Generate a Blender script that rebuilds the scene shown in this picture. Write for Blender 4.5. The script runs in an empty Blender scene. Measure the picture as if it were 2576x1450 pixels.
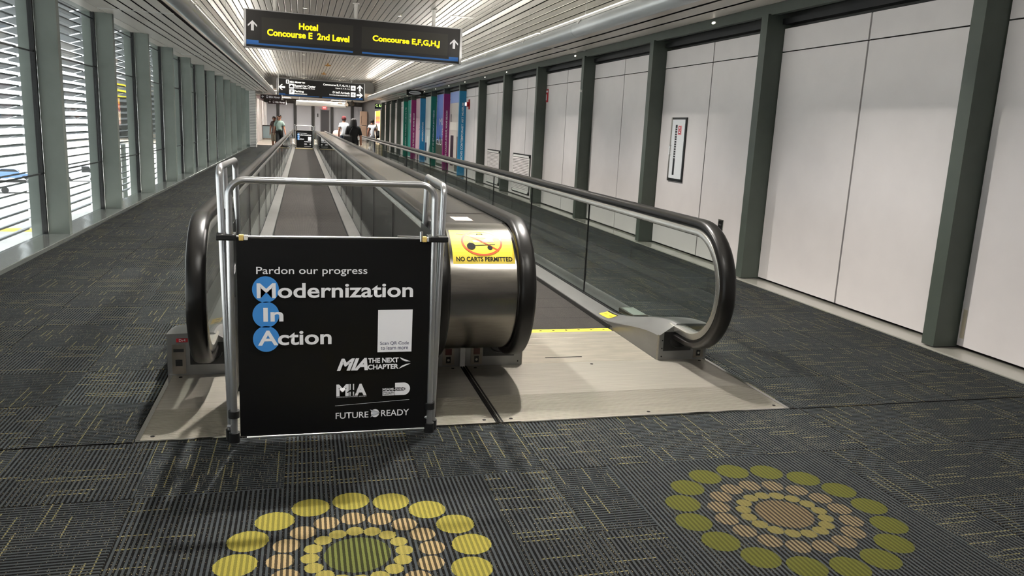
import bpy, bmesh, math, random
from mathutils import Vector, Matrix, Euler
random.seed(7)
R = math.radians
S = bpy.context.scene
COL = S.collection

# ------------------------------------------------------------------ camera, sky, exposure
F_PX, YAW, PITCH, ROLL = 1974.06, .265312, -.197856, .047432
cam_d = bpy.data.cameras.new('camera'); cam = bpy.data.objects.new('camera', cam_d); COL.objects.link(cam)
cam_d.sensor_fit = 'HORIZONTAL'; cam_d.sensor_width = 36; cam_d.lens = F_PX / 2576 * 36
cam_d.clip_start = .05; cam_d.clip_end = 600
fw = Vector((math.sin(YAW) * math.cos(PITCH), math.cos(YAW) * math.cos(PITCH), math.sin(PITCH)))
rt = Vector((math.cos(YAW), -math.sin(YAW), 0)); up = rt.cross(fw)
rt2 = rt * math.cos(ROLL) + up * math.sin(ROLL); up2 = up * math.cos(ROLL) - rt * math.sin(ROLL)
cam.matrix_world = Matrix(((rt2.x, up2.x, -fw.x, 0), (rt2.y, up2.y, -fw.y, 0), (rt2.z, up2.z, -fw.z, 1.6), (0, 0, 0, 1)))
S.camera = cam
W = bpy.data.worlds.new('world'); S.world = W; W.use_nodes = True
bg = W.node_tree.nodes['Background']; bg.inputs[0].default_value = (.93, .97, 1, 1); bg.inputs[1].default_value = 4.0
sun_d = bpy.data.lights.new('sun', 'SUN'); sun = bpy.data.objects.new('sun', sun_d); COL.objects.link(sun)
sun_d.energy = 24; sun_d.angle = R(.6); sun_d.color = (1, .96, .9); sun.rotation_euler = (R(-12), R(32), 0)   # high sun behind the panelled wall, lights the pavement outside
S.view_settings.view_transform = 'Standard'; S.view_settings.look = 'None'
S.view_settings.exposure = .3; S.view_settings.gamma = 1; S.view_settings.use_curve_mapping = False
S.cycles.use_denoising = True
S.cycles.use_adaptive_sampling = True; S.cycles.adaptive_threshold = .12; S.cycles.adaptive_min_samples = 20; S.cycles.max_bounces = 4; S.cycles.diffuse_bounces = 2; S.cycles.glossy_bounces = 3; S.cycles.transmission_bounces = 2
S.cycles.transparent_max_bounces = 12
S.cycles.sample_clamp_indirect = 6
P_DOWN, P_UP, P_END = 850, 9, 110          # watts: downlights, strips over the tubes, far hall

# ------------------------------------------------------------------ helpers
def lin(c):
    return tuple((v / 255 / 12.92) if v / 255 <= .04045 else ((v / 255 + .055) / 1.055) ** 2.4 for v in c)
def sock(n, names, val):
    for k in names:
        if k in n.inputs:
            n.inputs[k].default_value = val; return
MATS = {}
def mat(name, rgb, rough=.5, metal=0., spec=None, noise=0., nscale=20., stretch=None, bump=0., emit=None, es=0., coat=0.):
    if name in MATS: return MATS[name]
    m = bpy.data.materials.new(name); m.use_nodes = True; MATS[name] = m
    nt = m.node_tree; b = nt.nodes['Principled BSDF']
    c = lin(rgb) + (1,)
    b.inputs['Base Color'].default_value = c; b.inputs['Roughness'].default_value = rough; b.inputs['Metallic'].default_value = metal
    if spec is not None: sock(b, ['Specular IOR Level'], spec)
    if coat: sock(b, ['Coat Weight'], coat)
    if emit: sock(b, ['Emission Color'], lin(emit) + (1,)); sock(b, ['Emission Strength'], es)
    if noise or bump:
        g = nt.nodes.new('ShaderNodeNewGeometry'); mp = nt.nodes.new('ShaderNodeMapping')
        nt.links.new(g.outputs['Position'], mp.inputs['Vector'])
        if stretch: mp.inputs['Scale'].default_value = stretch
        n = nt.nodes.new('ShaderNodeTexNoise'); n.inputs['Scale'].default_value = nscale; n.inputs['Detail'].default_value = 4
        nt.links.new(mp.outputs[0], n.inputs['Vector'])
        if noise:
            mx = nt.nodes.new('ShaderNodeMix'); mx.data_type = 'RGBA'
            mr = nt.nodes.new('ShaderNodeMapRange'); mr.inputs[1].default_value = .3; mr.inputs[2].default_value = .7
            nt.links.new(n.outputs[0], mr.inputs[0]); nt.links.new(mr.outputs[0], mx.inputs[0])
            mx.inputs[6].default_value = tuple(v * (1 - noise) for v in c[:3]) + (1,)
            mx.inputs[7].default_value = tuple(min(1, v * (1 + noise)) for v in c[:3]) + (1,)
            nt.links.new(mx.outputs[2], b.inputs['Base Color'])
        if bump:
            bp = nt.nodes.new('ShaderNodeBump'); bp.inputs['Strength'].default_value = bump; bp.inputs['Distance'].default_value = .003
            nt.links.new(n.outputs[0], bp.inputs['Height']); nt.links.new(bp.outputs[0], b.inputs['Normal'])
    return m
def glass(name, tint, ior=1.5, refl=1.0):
    if name in MATS: return MATS[name]
    m = bpy.data.materials.new(name); m.use_nodes = True; MATS[name] = m
    nt = m.node_tree; nt.nodes.remove(nt.nodes['Principled BSDF']); out = nt.nodes['Material Output']
    t = nt.nodes.new('ShaderNodeBsdfTransparent'); t.inputs[0].default_value = tint + (1,)
    g = nt.nodes.new('ShaderNodeBsdfGlossy'); g.inputs['Roughness'].default_value = .01; g.inputs['Color'].default_value = (refl, refl, refl, 1)
    f0 = ((ior - 1) / (ior + 1)) ** 2; q = NB(nt); f = nt.nodes.new('ShaderNodeLayerWeight'); f.inputs[0].default_value = .5
    x = nt.nodes.new('ShaderNodeMixShader')
    nt.links.new(q.m('MULTIPLY_ADD', q.m('POWER', f.outputs['Facing'], 5.), .55 * (1 - f0), .6 * f0), x.inputs[0]); nt.links.new(t.outputs[0], x.inputs[1]); nt.links.new(g.outputs[0], x.inputs[2])
    nt.links.new(x.outputs[0], out.inputs[0])
    return m

class NB:   # node builder for scalar maths
    def __init__(s, nt): s.nt = nt
    def m(s, op, a, b=None, c=None):
        n = s.nt.nodes.new('ShaderNodeMath'); n.operation = op
        for i, v in enumerate((a, b, c)):
            if v is None: continue
            if isinstance(v, (int, float)): n.inputs[i].default_value = v
            else: s.nt.links.new(v, n.inputs[i])
        return n.outputs[0]
    def mix(s, f, a, b):
        n = s.nt.nodes.new('ShaderNodeMix'); n.data_type = 'RGBA'
        for i, v in ((0, f), (6, a), (7, b)):
            if isinstance(v, tuple): n.inputs[i].default_value = v + (1,) if len(v) == 3 else v
            elif isinstance(v, (int, float)): n.inputs[i].default_value = v
            else: s.nt.links.new(v, n.inputs[i])
        return n.outputs[2]
    def xyz(s, x, y, z=0.):
        n = s.nt.nodes.new('ShaderNodeCombineXYZ')
        for i, v in enumerate((x, y, z)):
            if isinstance(v, (int, float)): n.inputs[i].default_value = v
            else: s.nt.links.new(v, n.inputs[i])
        return n.outputs[0]
    def noise(s, vec, scale, detail=2.):
        n = s.nt.nodes.new('ShaderNodeTexNoise'); n.inputs['Scale'].default_value = scale; n.inputs['Detail'].default_value = detail
        s.nt.links.new(vec, n.inputs['Vector']); return n.outputs[0]
    def white(s, vec):
        n = s.nt.nodes.new('ShaderNodeTexWhiteNoise'); n.noise_dimensions = '2D'; s.nt.links.new(vec, n.inputs['Vector']); return n.outputs[0]

ORG = {}
def org(o): return ORG.get(o.name, Vector((0, 0, 0)))
def link(name, me, parent=None, loc=(0, 0, 0)):
    o = bpy.data.objects.new(name, me); COL.objects.link(o); o.location = loc
    if parent is not None:
        o.parent = parent; ORG[o.name] = org(parent) + Vector(loc)
    else: ORG[o.name] = Vector(loc)
    return o
def tag(o, label=None, cat=None, group=None, kind=None):
    if label: o['label'] = label
    if cat: o['category'] = cat
    if group: o['group'] = group
    if kind: o['kind'] = kind
    return o
def thing(name, loc, label=None, cat=None, group=None, kind=None, rz=0.):
    o = link(name, None, None, loc); o.rotation_euler.z = rz
    return tag(o, label, cat, group, kind)

class MB:
    def __init__(s): s.v = []; s.f = []
    def add(s, vs, fs):
        n = len(s.v); s.v += [tuple(p) for p in vs]; s.f += [tuple(i + n for i in f) for f in fs]; return s
    def box(s, x0, x1, y0, y1, z0, z1):
        return s.add([(x, y, z) for z in (z0, z1) for y in (y0, y1) for x in (x0, x1)],
                     [(0, 2, 3, 1), (4, 5, 7, 6), (0, 1, 5, 4), (2, 6, 7, 3), (0, 4, 6, 2), (1, 3, 7, 5)])
    def cbox(s, x0, x1, y0, y1, z0, z1, c):   # box with a chamfered top
        return s.add([(x0, y0, z0), (x1, y0, z0), (x1, y1, z0), (x0, y1, z0), (x0, y0, z1 - c), (x1, y0, z1 - c), (x1, y1, z1 - c), (x0, y1, z1 - c),
                      (x0 + c, y0 + c, z1), (x1 - c, y0 + c, z1), (x1 - c, y1 - c, z1), (x0 + c, y1 - c, z1)],
                     [(0, 3, 2, 1)] + [(i, (i + 1) % 4, 4 + (i + 1) % 4, 4 + i) for i in range(4)] + [(4 + i, 4 + (i + 1) % 4, 8 + (i + 1) % 4, 8 + i) for i in range(4)] + [(8, 9, 10, 11)])
    def loft(s, secs, caps=True, closed=True):
        n = len(secs[0]); vs = [p for sec in secs for p in sec]; fs = []
        for i in range(len(secs) - 1):
            for j in range(n if closed else n - 1):
                a = i * n + j; b = i * n + (j + 1) % n
                fs.append((a, b, b + n, a + n))
        if caps and closed:
            fs.append(tuple(range(n - 1, -1, -1))); fs.append(tuple((len(secs) - 1) * n + j for j in range(n)))
        return s.add(vs, fs)
    def sweep(s, path, prof, side=Vector((1, 0, 0)), caps=True):
        # prof: list of (b, n) offsets; b along side, n along outward normal (side x tangent)
        secs = []; P = [Vector(p) for p in path]
        for i, p in enumerate(P):
            t = (P[min(i + 1, len(P) - 1)] - P[max(i - 1, 0)]).normalized(); n = side.cross(t).normalized()
            secs.append([p + side * b + n * q for b, q in prof])
        return s.loft(secs, caps)
    def tube(s, path, r, seg=12, caps=True, rads=None):
        P = [Vector(p) for p in path]; secs = []; nrm = None
        for i, p in enumerate(P):
            t = (P[min(i + 1, len(P) - 1)] - P[max(i - 1, 0)]).normalized()
            if nrm is None: nrm = t.orthogonal().normalized()
            nrm = (nrm - t * nrm.dot(t)).normalized(); bn = t.cross(nrm); rr = rads[i] if rads else r
            secs.append([p + nrm * (rr * math.cos(a)) + bn * (rr * math.sin(a)) for a in [2 * math.pi * k / seg for k in range(seg)]])
        return s.loft(secs, caps)
    def prism(s, pts, axis, a, b):   # polygon pts in the two other axes, extruded along axis from a to b
        def q(p, t):
            return {'x': (t, p[0], p[1]), 'y': (p[0], t, p[1]), 'z': (p[0], p[1], t)}[axis]
        return s.loft([[q(p, a) for p in pts], [q(p, b) for p in pts]])
    def disc(s, c, r, axis, t, seg=24):
        pts = [(c[0] + r * math.cos(2 * math.pi * k / seg), c[1] + r * math.sin(2 * math.pi * k / seg)) for k in range(seg)]
        return s.prism(pts, axis, t[0], t[1])
    def sphere(s, c, rx, ry, rz, seg=12, rings=8):
        vs = [(c[0], c[1], c[2] - rz)]
        for i in range(1, rings):
            a = -math.pi / 2 + math.pi * i / rings
            vs += [(c[0] + rx * math.cos(a) * math.cos(2 * math.pi * k / seg), c[1] + ry * math.cos(a) * math.sin(2 * math.pi * k / seg), c[2] + rz * math.sin(a)) for k in range(seg)]
        vs.append((c[0], c[1], c[2] + rz)); fs = []
        for k in range(seg):
            fs.append((0, 1 + (k + 1) % seg, 1 + k)); n = len(vs) - 1; o = 1 + (rings - 2) * seg; fs.append((n, o + k, o + (k + 1) % seg))
            for i in range(rings - 2):
                a = 1 + i * seg; fs.append((a + k, a + (k + 1) % seg, a + seg + (k + 1) % seg, a + seg + k))
        return s.add(vs, fs)
    def mesh(s, name, m, smooth=False, ang=35):
        me = bpy.data.meshes.new(name); me.from_pydata(s.v, [], s.f)
        bm = bmesh.new(); bm.from_mesh(me); bmesh.ops.recalc_face_normals(bm, faces=bm.faces); bm.to_mesh(me); bm.free()
        if m: me.materials.append(m)
        if smooth:
            me.polygons.foreach_set('use_smooth', [True] * len(me.polygons)); me.set_sharp_from_angle(angle=R(ang))
        return me
    def build(s, name, m, parent=None, smooth=False, ang=35, local=False, bevel=0.):
        me = s.mesh(name, m, smooth, ang)
        if parent is not None:
            if not local: me.transform(Matrix.Translation(-org(parent)))
            o = link(name, me, parent)
        else:
            xs = [p[0] for p in s.v]; ys = [p[1] for p in s.v]; zs = [p[2] for p in s.v]
            c = Vector(((min(xs) + max(xs)) / 2, (min(ys) + max(ys)) / 2, min(zs)))
            me.transform(Matrix.Translation(-c)); o = link(name, me, None, c)
        if bevel:
            b = o.modifiers.new('bevel', 'BEVEL'); b.width = bevel; b.segments = 2; b.limit_method = 'ANGLE'
        return o

def text_raw(body, bold=0., italic=0.):
    cu = bpy.data.curves.new('lettering', 'FONT'); cu.body = body; cu.size = 1; cu.offset = bold; cu.resolution_u = 4; cu.shear = italic
    o = bpy.data.objects.new('lettering', cu); COL.objects.link(o)
    dg = bpy.context.evaluated_depsgraph_get(); dg.update()
    me = bpy.data.meshes.new_from_object(o.evaluated_get(dg)); bpy.data.objects.remove(o); bpy.data.curves.remove(cu)
    return me
def letter(body, m, parent, box, O, ex=(1, 0, 0), ez=(0, 0, 1), bold=0., italic=0., fn=None, local=True, name='lettering', keep=False):
    """text fitted to box (u0,v0,u1,v1) on the plane through O spanned by ex, ez"""
    me = text_raw(body, bold, italic)
    xs = [v.co.x for v in me.vertices]; ys = [v.co.y for v in me.vertices]
    a, b, c, d = min(xs), min(ys), max(xs), max(ys)
    su = (box[2] - box[0]) / (c - a); sv = (box[3] - box[1]) / (d - b)
    u0 = box[0]
    if keep: su = sv = min(su, sv); u0 = (box[0] + box[2] - su * (c - a)) / 2
    O, ex, ez = Vector(O), Vector(ex), Vector(ez)
    for v in me.vertices:
        u = u0 + (v.co.x - a) * su; w = box[1] + (v.co.y - b) * sv
        v.co = fn(u, w) if fn else O + ex * u + ez * w
    if not local: me.transform(Matrix.Translation(-org(parent)))
    me.materials.clear(); me.materials.append(m)
    return link(name, me, parent)
def smooth01(t): t = max(0, min(1, t)); return t * t * (3 - 2 * t)

# ------------------------------------------------------------------ materials
M_PANEL = mat('panel_laminate', (218, 212, 211), .42, noise=.03, nscale=3)
M_POST = mat('post_paint', (74, 81, 74), .5, noise=.06, nscale=6)
M_COLUMN = mat('column_paint', (128, 136, 130), .45, noise=.04, nscale=5)
M_DARK = mat('dark_recess', (26, 27, 26), .6)
M_BLACK = mat('black_plastic', (14, 14, 15), .45)
M_GASKET = mat('gasket', (20, 21, 22), .4)
M_LEDGE = mat('ledge_stone', (148, 146, 138), .12, spec=.6)
M_SILL = mat('sill_metal', (150, 155, 152), .15, metal=.5)
M_SOFFIT = mat('soffit_metal', (226, 219, 210), .4, metal=.1)
M_SLAT = mat('slat_metal', (196, 194, 188), .36, metal=.8, noise=.06, nscale=2, stretch=(1, .25, 1))
M_TUBE = mat('tube_metal', (190, 195, 198), .36, metal=.45)
M_WHITE = mat('white_paint', (228, 226, 222), .5)
M_STEEL = mat('stainless', (158, 154, 147), .22, metal=1., noise=.08, nscale=30, stretch=(.4, 3, 3), bump=.04)
M_STEEL_D = mat('stainless_worn', (150, 143, 134), .3, metal=1., noise=.16, nscale=5, stretch=(3, .6, 1), bump=.05)
M_BASE = mat('base_steel', (143, 143, 142), .3, metal=.75, noise=.08, nscale=6, stretch=(1, .5, 1), bump=.04)
M_CHROME = mat('chrome', (205, 203, 198), .12, metal=1.)
M_ALU = mat('aluminium_tube', (200, 201, 203), .28, metal=.9)
M_RUBBER = mat('handrail_rubber', (20, 18, 17), .34, spec=.42, noise=.1, nscale=8)
M_GUIDE = mat('guide_aluminium', (206, 204, 198), .26, metal=.85)
M_PLATE = mat('plate_aluminium', (164, 159, 149), .42, metal=.7, noise=.12, nscale=26, stretch=(.12, 3.2, 1), bump=.12)
M_PLATE2 = mat('plate_aluminium_worn', (172, 165, 152), .4, metal=.7, noise=.14, nscale=9, stretch=(.5, 2, 1), bump=.06)
M_YELLOW = mat('comb_yellow', (226, 196, 60), .45, noise=.1, nscale=40)
M_BELTEDGE = mat('brush_guard', (40, 39, 38), .6)
M_GLASS = glass('balustrade_glass', (.85, .885, .87), 1.5)
M_WINGLASS = glass('window_glass', (.93, .95, .95), 1.45)
M_LOUVER = mat('louver_aluminium', (138, 142, 145), .5)
M_PRINT_W = mat('print_white', (236, 236, 240), .5)
M_PRINT_B = mat('print_blue', (62, 140, 216), .5)
M_PRINT_NAVY = mat('print_navy', (40, 46, 84), .5)
M_BANNER = mat('banner_vinyl', (9, 9, 10), .38, spec=.35)
M_SIGN = mat('sign_face', (34, 33, 33), .32)
M_SCREEN = mat('sign_screen', (52, 50, 46), .4)
M_SIGNBLUE = mat('sign_blue', (54, 120, 204), .45)
M_LED = mat('led_yellow', (255, 226, 20), .5, emit=(255, 224, 12), es=1.5)
M_LIT = mat('sign_lit_white', (250, 250, 250), .5, emit=(255, 252, 244), es=.9)
M_LAMP = mat('lamp_glow', (255, 248, 232), .5, emit=(255, 243, 220), es=14)
M_OVAL = mat('oval_glow', (255, 250, 236), .5, emit=(255, 246, 228), es=2.2)
M_TUBEGLOW = mat('strip_glow', (255, 250, 240), .5, emit=(255, 246, 230), es=3)
M_RED = mat('red_plastic', (176, 24, 34), .4)
M_STICKER_Y = mat('sticker_yellow', (240, 212, 54), .45)
M_STICKER_R = mat('sticker_red', (214, 92, 52), .35)
M_STICKER_K = mat('sticker_black', (20, 18, 18), .7, spec=.2)
M_STICKER_G = mat('sticker_grey', (120, 108, 100), .4)

def carpet(name, axis, med=None):
    m = bpy.data.materials.new(name); m.use_nodes = True; nt = m.node_tree; b = nt.nodes['Principled BSDF']; q = NB(nt)
    g = nt.nodes.new('ShaderNodeNewGeometry'); sp = nt.nodes.new('ShaderNodeSeparateXYZ'); nt.links.new(g.outputs['Position'], sp.inputs[0])
    s, t = (sp.outputs[0], sp.outputs[1]) if axis == 'x' else (sp.outputs[1], sp.outputs[0])
    per = .0205
    k = q.m('FRACT', q.m('DIVIDE', s, per)); tri = q.m('ABSOLUTE', q.m('SUBTRACT', k, .5))         # 0 mid .. .5 edge
    wob = q.m('MULTIPLY', q.m('SUBTRACT', q.noise(q.xyz(s, t), 90), .5), .14)
    rib = q.m('GREATER_THAN', q.m('ADD', tri, wob), .24)                                           # 1 = dark groove
    ti = q.xyz(q.m('FLOOR', q.m('DIVIDE', q.m('ADD', sp.outputs[0], .70), .61)), q.m('FLOOR', q.m('DIVIDE', q.m('SUBTRACT', sp.outputs[1], 3.37), .61)))
    tint = q.m('MULTIPLY_ADD', q.white(ti), .25, .8)
    slate = q.mix(q.noise(q.xyz(s, t), 14, 3), lin((66, 73, 79)), lin((94, 98, 98)))
    col = q.mix(rib, slate, lin((23, 21, 20)))
    # cream flecks strung along the grooves
    li = q.m('FLOOR', q.m('DIVIDE', s, per))
    rowr = q.white(q.xyz(li, 3.7))
    fl = q.m('GREATER_THAN', q.noise(q.xyz(q.m('MULTIPLY', li, 3.1), q.m('MULTIPLY', t, 1.)), 120, 1), q.m('MULTIPLY_ADD', rowr, -.13, .69))
    fl = q.m('MULTIPLY', fl, q.m('LESS_THAN', q.m('ABSOLUTE', q.m('SUBTRACT', tri, .40)), .07))
    # dashed yellow lines across the ribs
    cw = .034; ci = q.m('FLOOR', q.m('DIVIDE', t, cw)); cf = q.m('ABSOLUTE', q.m('SUBTRACT', q.m('FRACT', q.m('DIVIDE', t, cw)), .5))
    seg = q.m('FLOOR', q.m('DIVIDE', q.m('ADD', s, q.m('MULTIPLY', q.white(q.xyz(ci, 9.1)), .2)), .17))
    on = q.m('GREATER_THAN', q.white(q.xyz(ci, seg)), .75)
    cr = q.m('MULTIPLY', q.m('MULTIPLY', on, q.m('LESS_THAN', cf, .085)), q.m('MULTIPLY', q.m('GREATER_THAN', q.noise(q.xyz(s, t), 150, 1), .40), q.m('GREATER_THAN', tri, .16)))
    hue = q.mix(q.white(q.xyz(ci, seg, )), lin((216, 192, 142)), lin((156, 146, 94)))
    fam = 1.
    if med:
        cx, cy, cols = med
        dx = q.m('SUBTRACT', sp.outputs[0], cx); dy = q.m('SUBTRACT', sp.outputs[1], cy)
        rr = q.m('SQRT', q.m('ADD', q.m('MULTIPLY', dx, dx), q.m('MULTIPLY', dy, dy))); an = q.m('ARCTAN2', dy, dx)
        edge = q.m('MULTIPLY', q.m('SUBTRACT', q.noise(q.xyz(s, t), 110, 1), .5), .012)
        weak = q.m('MULTIPLY', fl, .25); col = q.mix(weak, col, lin((190, 178, 150)))
        for rad, cr_, n, ph, c, ribk in ((.44, .078, 16, .5, cols[0], .42), (.283, .051, 16, .5, cols[1], .85), (.176, .034, 16, .5, cols[2], .22), (0, .125, 1, 0, cols[3], .8)):
            if rad:
                st = 2 * math.pi / n
                am = q.m('MULTIPLY', q.m('SUBTRACT', q.m('FRACT', q.m('ADD', q.m('DIVIDE', an, st), ph)), .5), st)
                ux = q.m('SUBTRACT', q.m('MULTIPLY', rr, q.m('COSINE', am)), rad); uy = q.m('MULTIPLY', rr, q.m('SINE', am))
                dd = q.m('SQRT', q.m('ADD', q.m('MULTIPLY', ux, ux), q.m('MULTIPLY', uy, uy)))
            else: dd = rr
            ms = q.m('LESS_THAN', q.m('ADD', dd, edge), cr_)
            body = q.mix(q.m('MULTIPLY', rib, ribk), q.mix(q.noise(q.xyz(s, t), 160, 1), tuple(v * .8 for v in lin(c)), lin(c)), lin((30, 28, 25)))
            col = q.mix(ms, col, body)
    else:
        col = q.mix(q.m('MULTIPLY', fl, .6), col, lin((206, 190, 150)))
        col = q.mix(q.m('MULTIPLY', cr, .95), col, hue)
    yarn = q.m('MULTIPLY_ADD', q.noise(q.xyz(s, t), 420, 2), .85, .2)
    sc = nt.nodes.new('ShaderNodeVectorMath'); sc.operation = 'SCALE'; nt.links.new(col, sc.inputs[0]); nt.links.new(q.m('MULTIPLY', yarn, tint if not med else 1.), sc.inputs['Scale'])
    nt.links.new(sc.outputs[0], b.inputs['Base Color'])
    b.inputs['Roughness'].default_value = .95; sock(b, ['Specular IOR Level'], .1)
    bp = nt.nodes.new('ShaderNodeBump'); bp.inputs['Strength'].default_value = .5; bp.inputs['Distance'].default_value = .003
    nt.links.new(q.m('SUBTRACT', 1., rib), bp.inputs['Height']); nt.links.new(bp.outputs[0], b.inputs['Normal'])
    return m
M_CARP = {'x': carpet('carpet_ribs_lengthwise', 'x'), 'y': carpet('carpet_ribs_crosswise', 'y')}
M_MED1 = carpet('carpet_medallion_gold', 'x', (.194, 2.757, ((188, 176, 84), (206, 180, 134), (188, 174, 94), (128, 134, 74))))
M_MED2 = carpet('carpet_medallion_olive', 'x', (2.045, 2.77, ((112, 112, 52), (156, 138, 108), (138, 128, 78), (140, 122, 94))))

def belt_mat():
    m = bpy.data.materials.new('pallet_belt'); m.use_nodes = True; nt = m.node_tree; b = nt.nodes['Principled BSDF']; q = NB(nt)
    g = nt.nodes.new('ShaderNodeNewGeometry'); sp = nt.nodes.new('ShaderNodeSeparateXYZ'); nt.links.new(g.outputs['Position'], sp.inputs[0])
    x, y = sp.outputs[0], sp.outputs[1]
    gr = q.m('GREATER_THAN', q.m('FRACT', q.m('DIVIDE', x, .0095)), .5)
    seam = q.m('LESS_THAN', q.m('FRACT', q.m('DIVIDE', y, .4)), .02)
    n = q.noise(q.xyz(q.m('MULTIPLY', x, 2.), q.m('MULTIPLY', y, .5)), 3, 3)
    col = q.mix(q.m('MAXIMUM', gr, seam), q.mix(n, lin((62, 59, 57)), lin((78, 74, 70))), lin((24, 23, 23)))
    nt.links.new(col, b.inputs['Base Color']); b.inputs['Roughness'].default_value = .85; sock(b, ['Specular IOR Level'], .12)
    bp = nt.nodes.new('ShaderNodeBump'); bp.inputs['Strength'].default_value = .6; bp.inputs['Distance'].default_value = .004
    nt.links.new(q.m('SUBTRACT', 1., gr), bp.inputs['Height']); nt.links.new(bp.outputs[0], b.inputs['Normal'])
    return m
M_BELT = belt_mat()

# ------------------------------------------------------------------ floor: slab, carpet tiles, medallions, far hall
XW0, XW1 = -2.83, 4.96          # carpet limits beside the two wall ledges
WLK = (-.815, 2.89, 4.0)        # the walkways' pit: x0, x1, front y
floor = thing('floor', (0, 0, 0), 'grey ribbed carpet tile floor of the walkway hall', None, None, 'structure')
MB().box(-3.2, 5.6, -6, 51, -.25, -.012).build('slab', mat('slab_concrete', (60, 60, 58), .9), floor)
tcache = {}
def tile_mesh(w, d, m):
    k = (round(w, 3), round(d, 3), m.name)
    if k not in tcache: tcache[k] = MB().cbox(0, w, 0, d, -.012, 0, .0022).mesh('carpet_tile', m)
    return tcache[k]
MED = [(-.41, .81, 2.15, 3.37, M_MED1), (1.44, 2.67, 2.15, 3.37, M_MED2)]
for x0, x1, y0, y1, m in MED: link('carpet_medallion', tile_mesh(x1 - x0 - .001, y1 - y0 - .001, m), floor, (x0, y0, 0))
rects = []
for j in range(-4, 80):
    y0 = 3.37 + .61 * j; y1 = y0 + .61
    for i in range(-5, 11):
        x0 = -.70 + .61 * i; x1 = x0 + .61
        for (a, b) in ((x0, x1),):
            a = max(a, XW0); b = min(b, XW1)
            if b - a < .03: continue
            ax = 'x' if (i + j) % 2 else 'y'
            if y0 > 3.9:
                if a >= WLK[0] and b <= WLK[1]: continue
                if a < WLK[0] < b: b = WLK[0] - .004
                if a < WLK[1] < b: a = WLK[1] + .004
                if b - a < .03: continue
                rects.append((a, b, y0 if j > 1 else y0, y1, ax)); continue
            if y1 <= 3.38 and y0 > 2.1:
                if x0 > -.72 and x1 < 3.0: continue      # medallion rows: laid by hand below
            rects.append((a, b, y0, y1 if y1 < 3.9 else 3.996, ax))
for y0 in (2.15, 2.76):
    for a, b, ax in ((-.70, -.41, 'x'), (.81, 1.13, 'x'), (1.13, 1.44, 'y' if y0 > 2.5 else 'x'), (2.67, 2.96, 'y' if y0 > 2.5 else 'x')):
        rects.append((a, b, y0, y0 + .61, ax))
def near_key(r):
    x, y = (r[0] + r[1]) / 2, (r[2] + r[3]) / 2
    return y if (y > 1.7 and -1.6 - .16 * y < x < .95 * y + .2) or y > 9 else 100 + y
rects.sort(key=near_key)
fieldmb = {'x': MB(), 'y': MB()}
for n, (a, b, y0, y1, ax) in enumerate(rects):
    if n < 298: link('carpet_tile', tile_mesh(b - a - .001, y1 - y0 - .001, M_CARP[ax]), floor, (a, y0, 0))
    else: fieldmb[ax].cbox(a, b - .001, y0, y1 - .001, -.012, 0, .0022)
for ax in 'xy': tag(fieldmb[ax].build('carpet_field', M_CARP[ax], floor), None, None, None, 'stuff')
M_TERR = mat('hall_tile', (196, 184, 168), .25, noise=.05, nscale=8)
far_floor = tag(MB().box(-14, 9, 51.01, 77, -.2, 0).build('floor_hall', M_TERR), 'pale polished tile floor beyond the walkways', None, None, 'structure')

# ------------------------------------------------------------------ left wall: columns, sill, windows with outside louvers
CY = [11.03 + 3.02 * k for k in range(-5, 13)]
wl = thing('wall_left', (-3, 0, 0), 'grey green columns and sill of the window wall', None, None, 'structure')
cm = MB().box(-3.115, -2.868, 0, .12, .045, 3.12).box(-3.30, -3.17, .0, .12, -.3, 3.3).mesh('column', M_COLUMN)
gm = MB().box(-3.172, -3.116, -.035, .155, .04, 3.12).mesh('mullion', M_GASKET)
hm = MB().box(-3.112, -3.106, -.012, -.004, .04, 3.1).mesh('mullion_bead', M_CHROME)
for y in CY:
    link('column', cm, wl, (3, y, 0)); link('mullion', gm, wl, (3, y, 0)); link('mullion_bead', hm, wl, (3, y, 0))
MB().cbox(-3.2, -2.832, -6, 47.6, -.05, .045, .006).build('sill', M_SILL, wl)
MB().box(-3.3, -2.83, -6, 47.6, 3.115, 3.30).build('header', M_COLUMN, wl)
lvx0, lvx1 = -3.48, -3.31
LPROF = [(lvx0, -.03), (lvx1, .022), (lvx1, .008), (lvx1 + .006, .008), (lvx1 + .006, .03), (lvx0, -.023)]
lm = MB().prism(LPROF, 'y', .06, 2.96).mesh('louver', M_LOUVER)
pm = MB().box(-3.15, -3.142, .155, 2.985, .05, 3.0).mesh('pane', M_WINGLASS)
trm = {z: MB().box(-3.155, -3.136, .155, 2.985, z - .009, z + .009).mesh('transom', mat('transom_grey', (70, 74, 74), .4)) for z in (.80, 2.27, 3.0)}
for i, y in enumerate(CY[:-1]):
    w = thing('window_%d' % (i + 1), (-3.15, y, 0), 'tall window bay with white light through outside louvers', None, None, 'structure')
    link('pane', pm, w, (3.15, 0, 0))
    link('pane', MB().box(-3.15, -3.142, .155, 2.985, 3.01, 3.115).mesh('pane', M_WINGLASS), w, (3.15, 0, 0))
    for z in trm: link('transom', trm[z], w, (3.15, 0, 0))
    zs = [.1 + .1155 * k for k in range(28)]
    if 7 < y < 24:
        for z in zs: link('louver', lm, w, (3.15, 0, z))
    else:
        mb = MB()
        for z in zs: mb.prism([(a, b + z) for a, b in LPROF], 'y', y + .06, y + 2.96)
        tag(mb.build('louvers', M_LOUVER, w), None, None, None, 'stuff')

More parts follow.
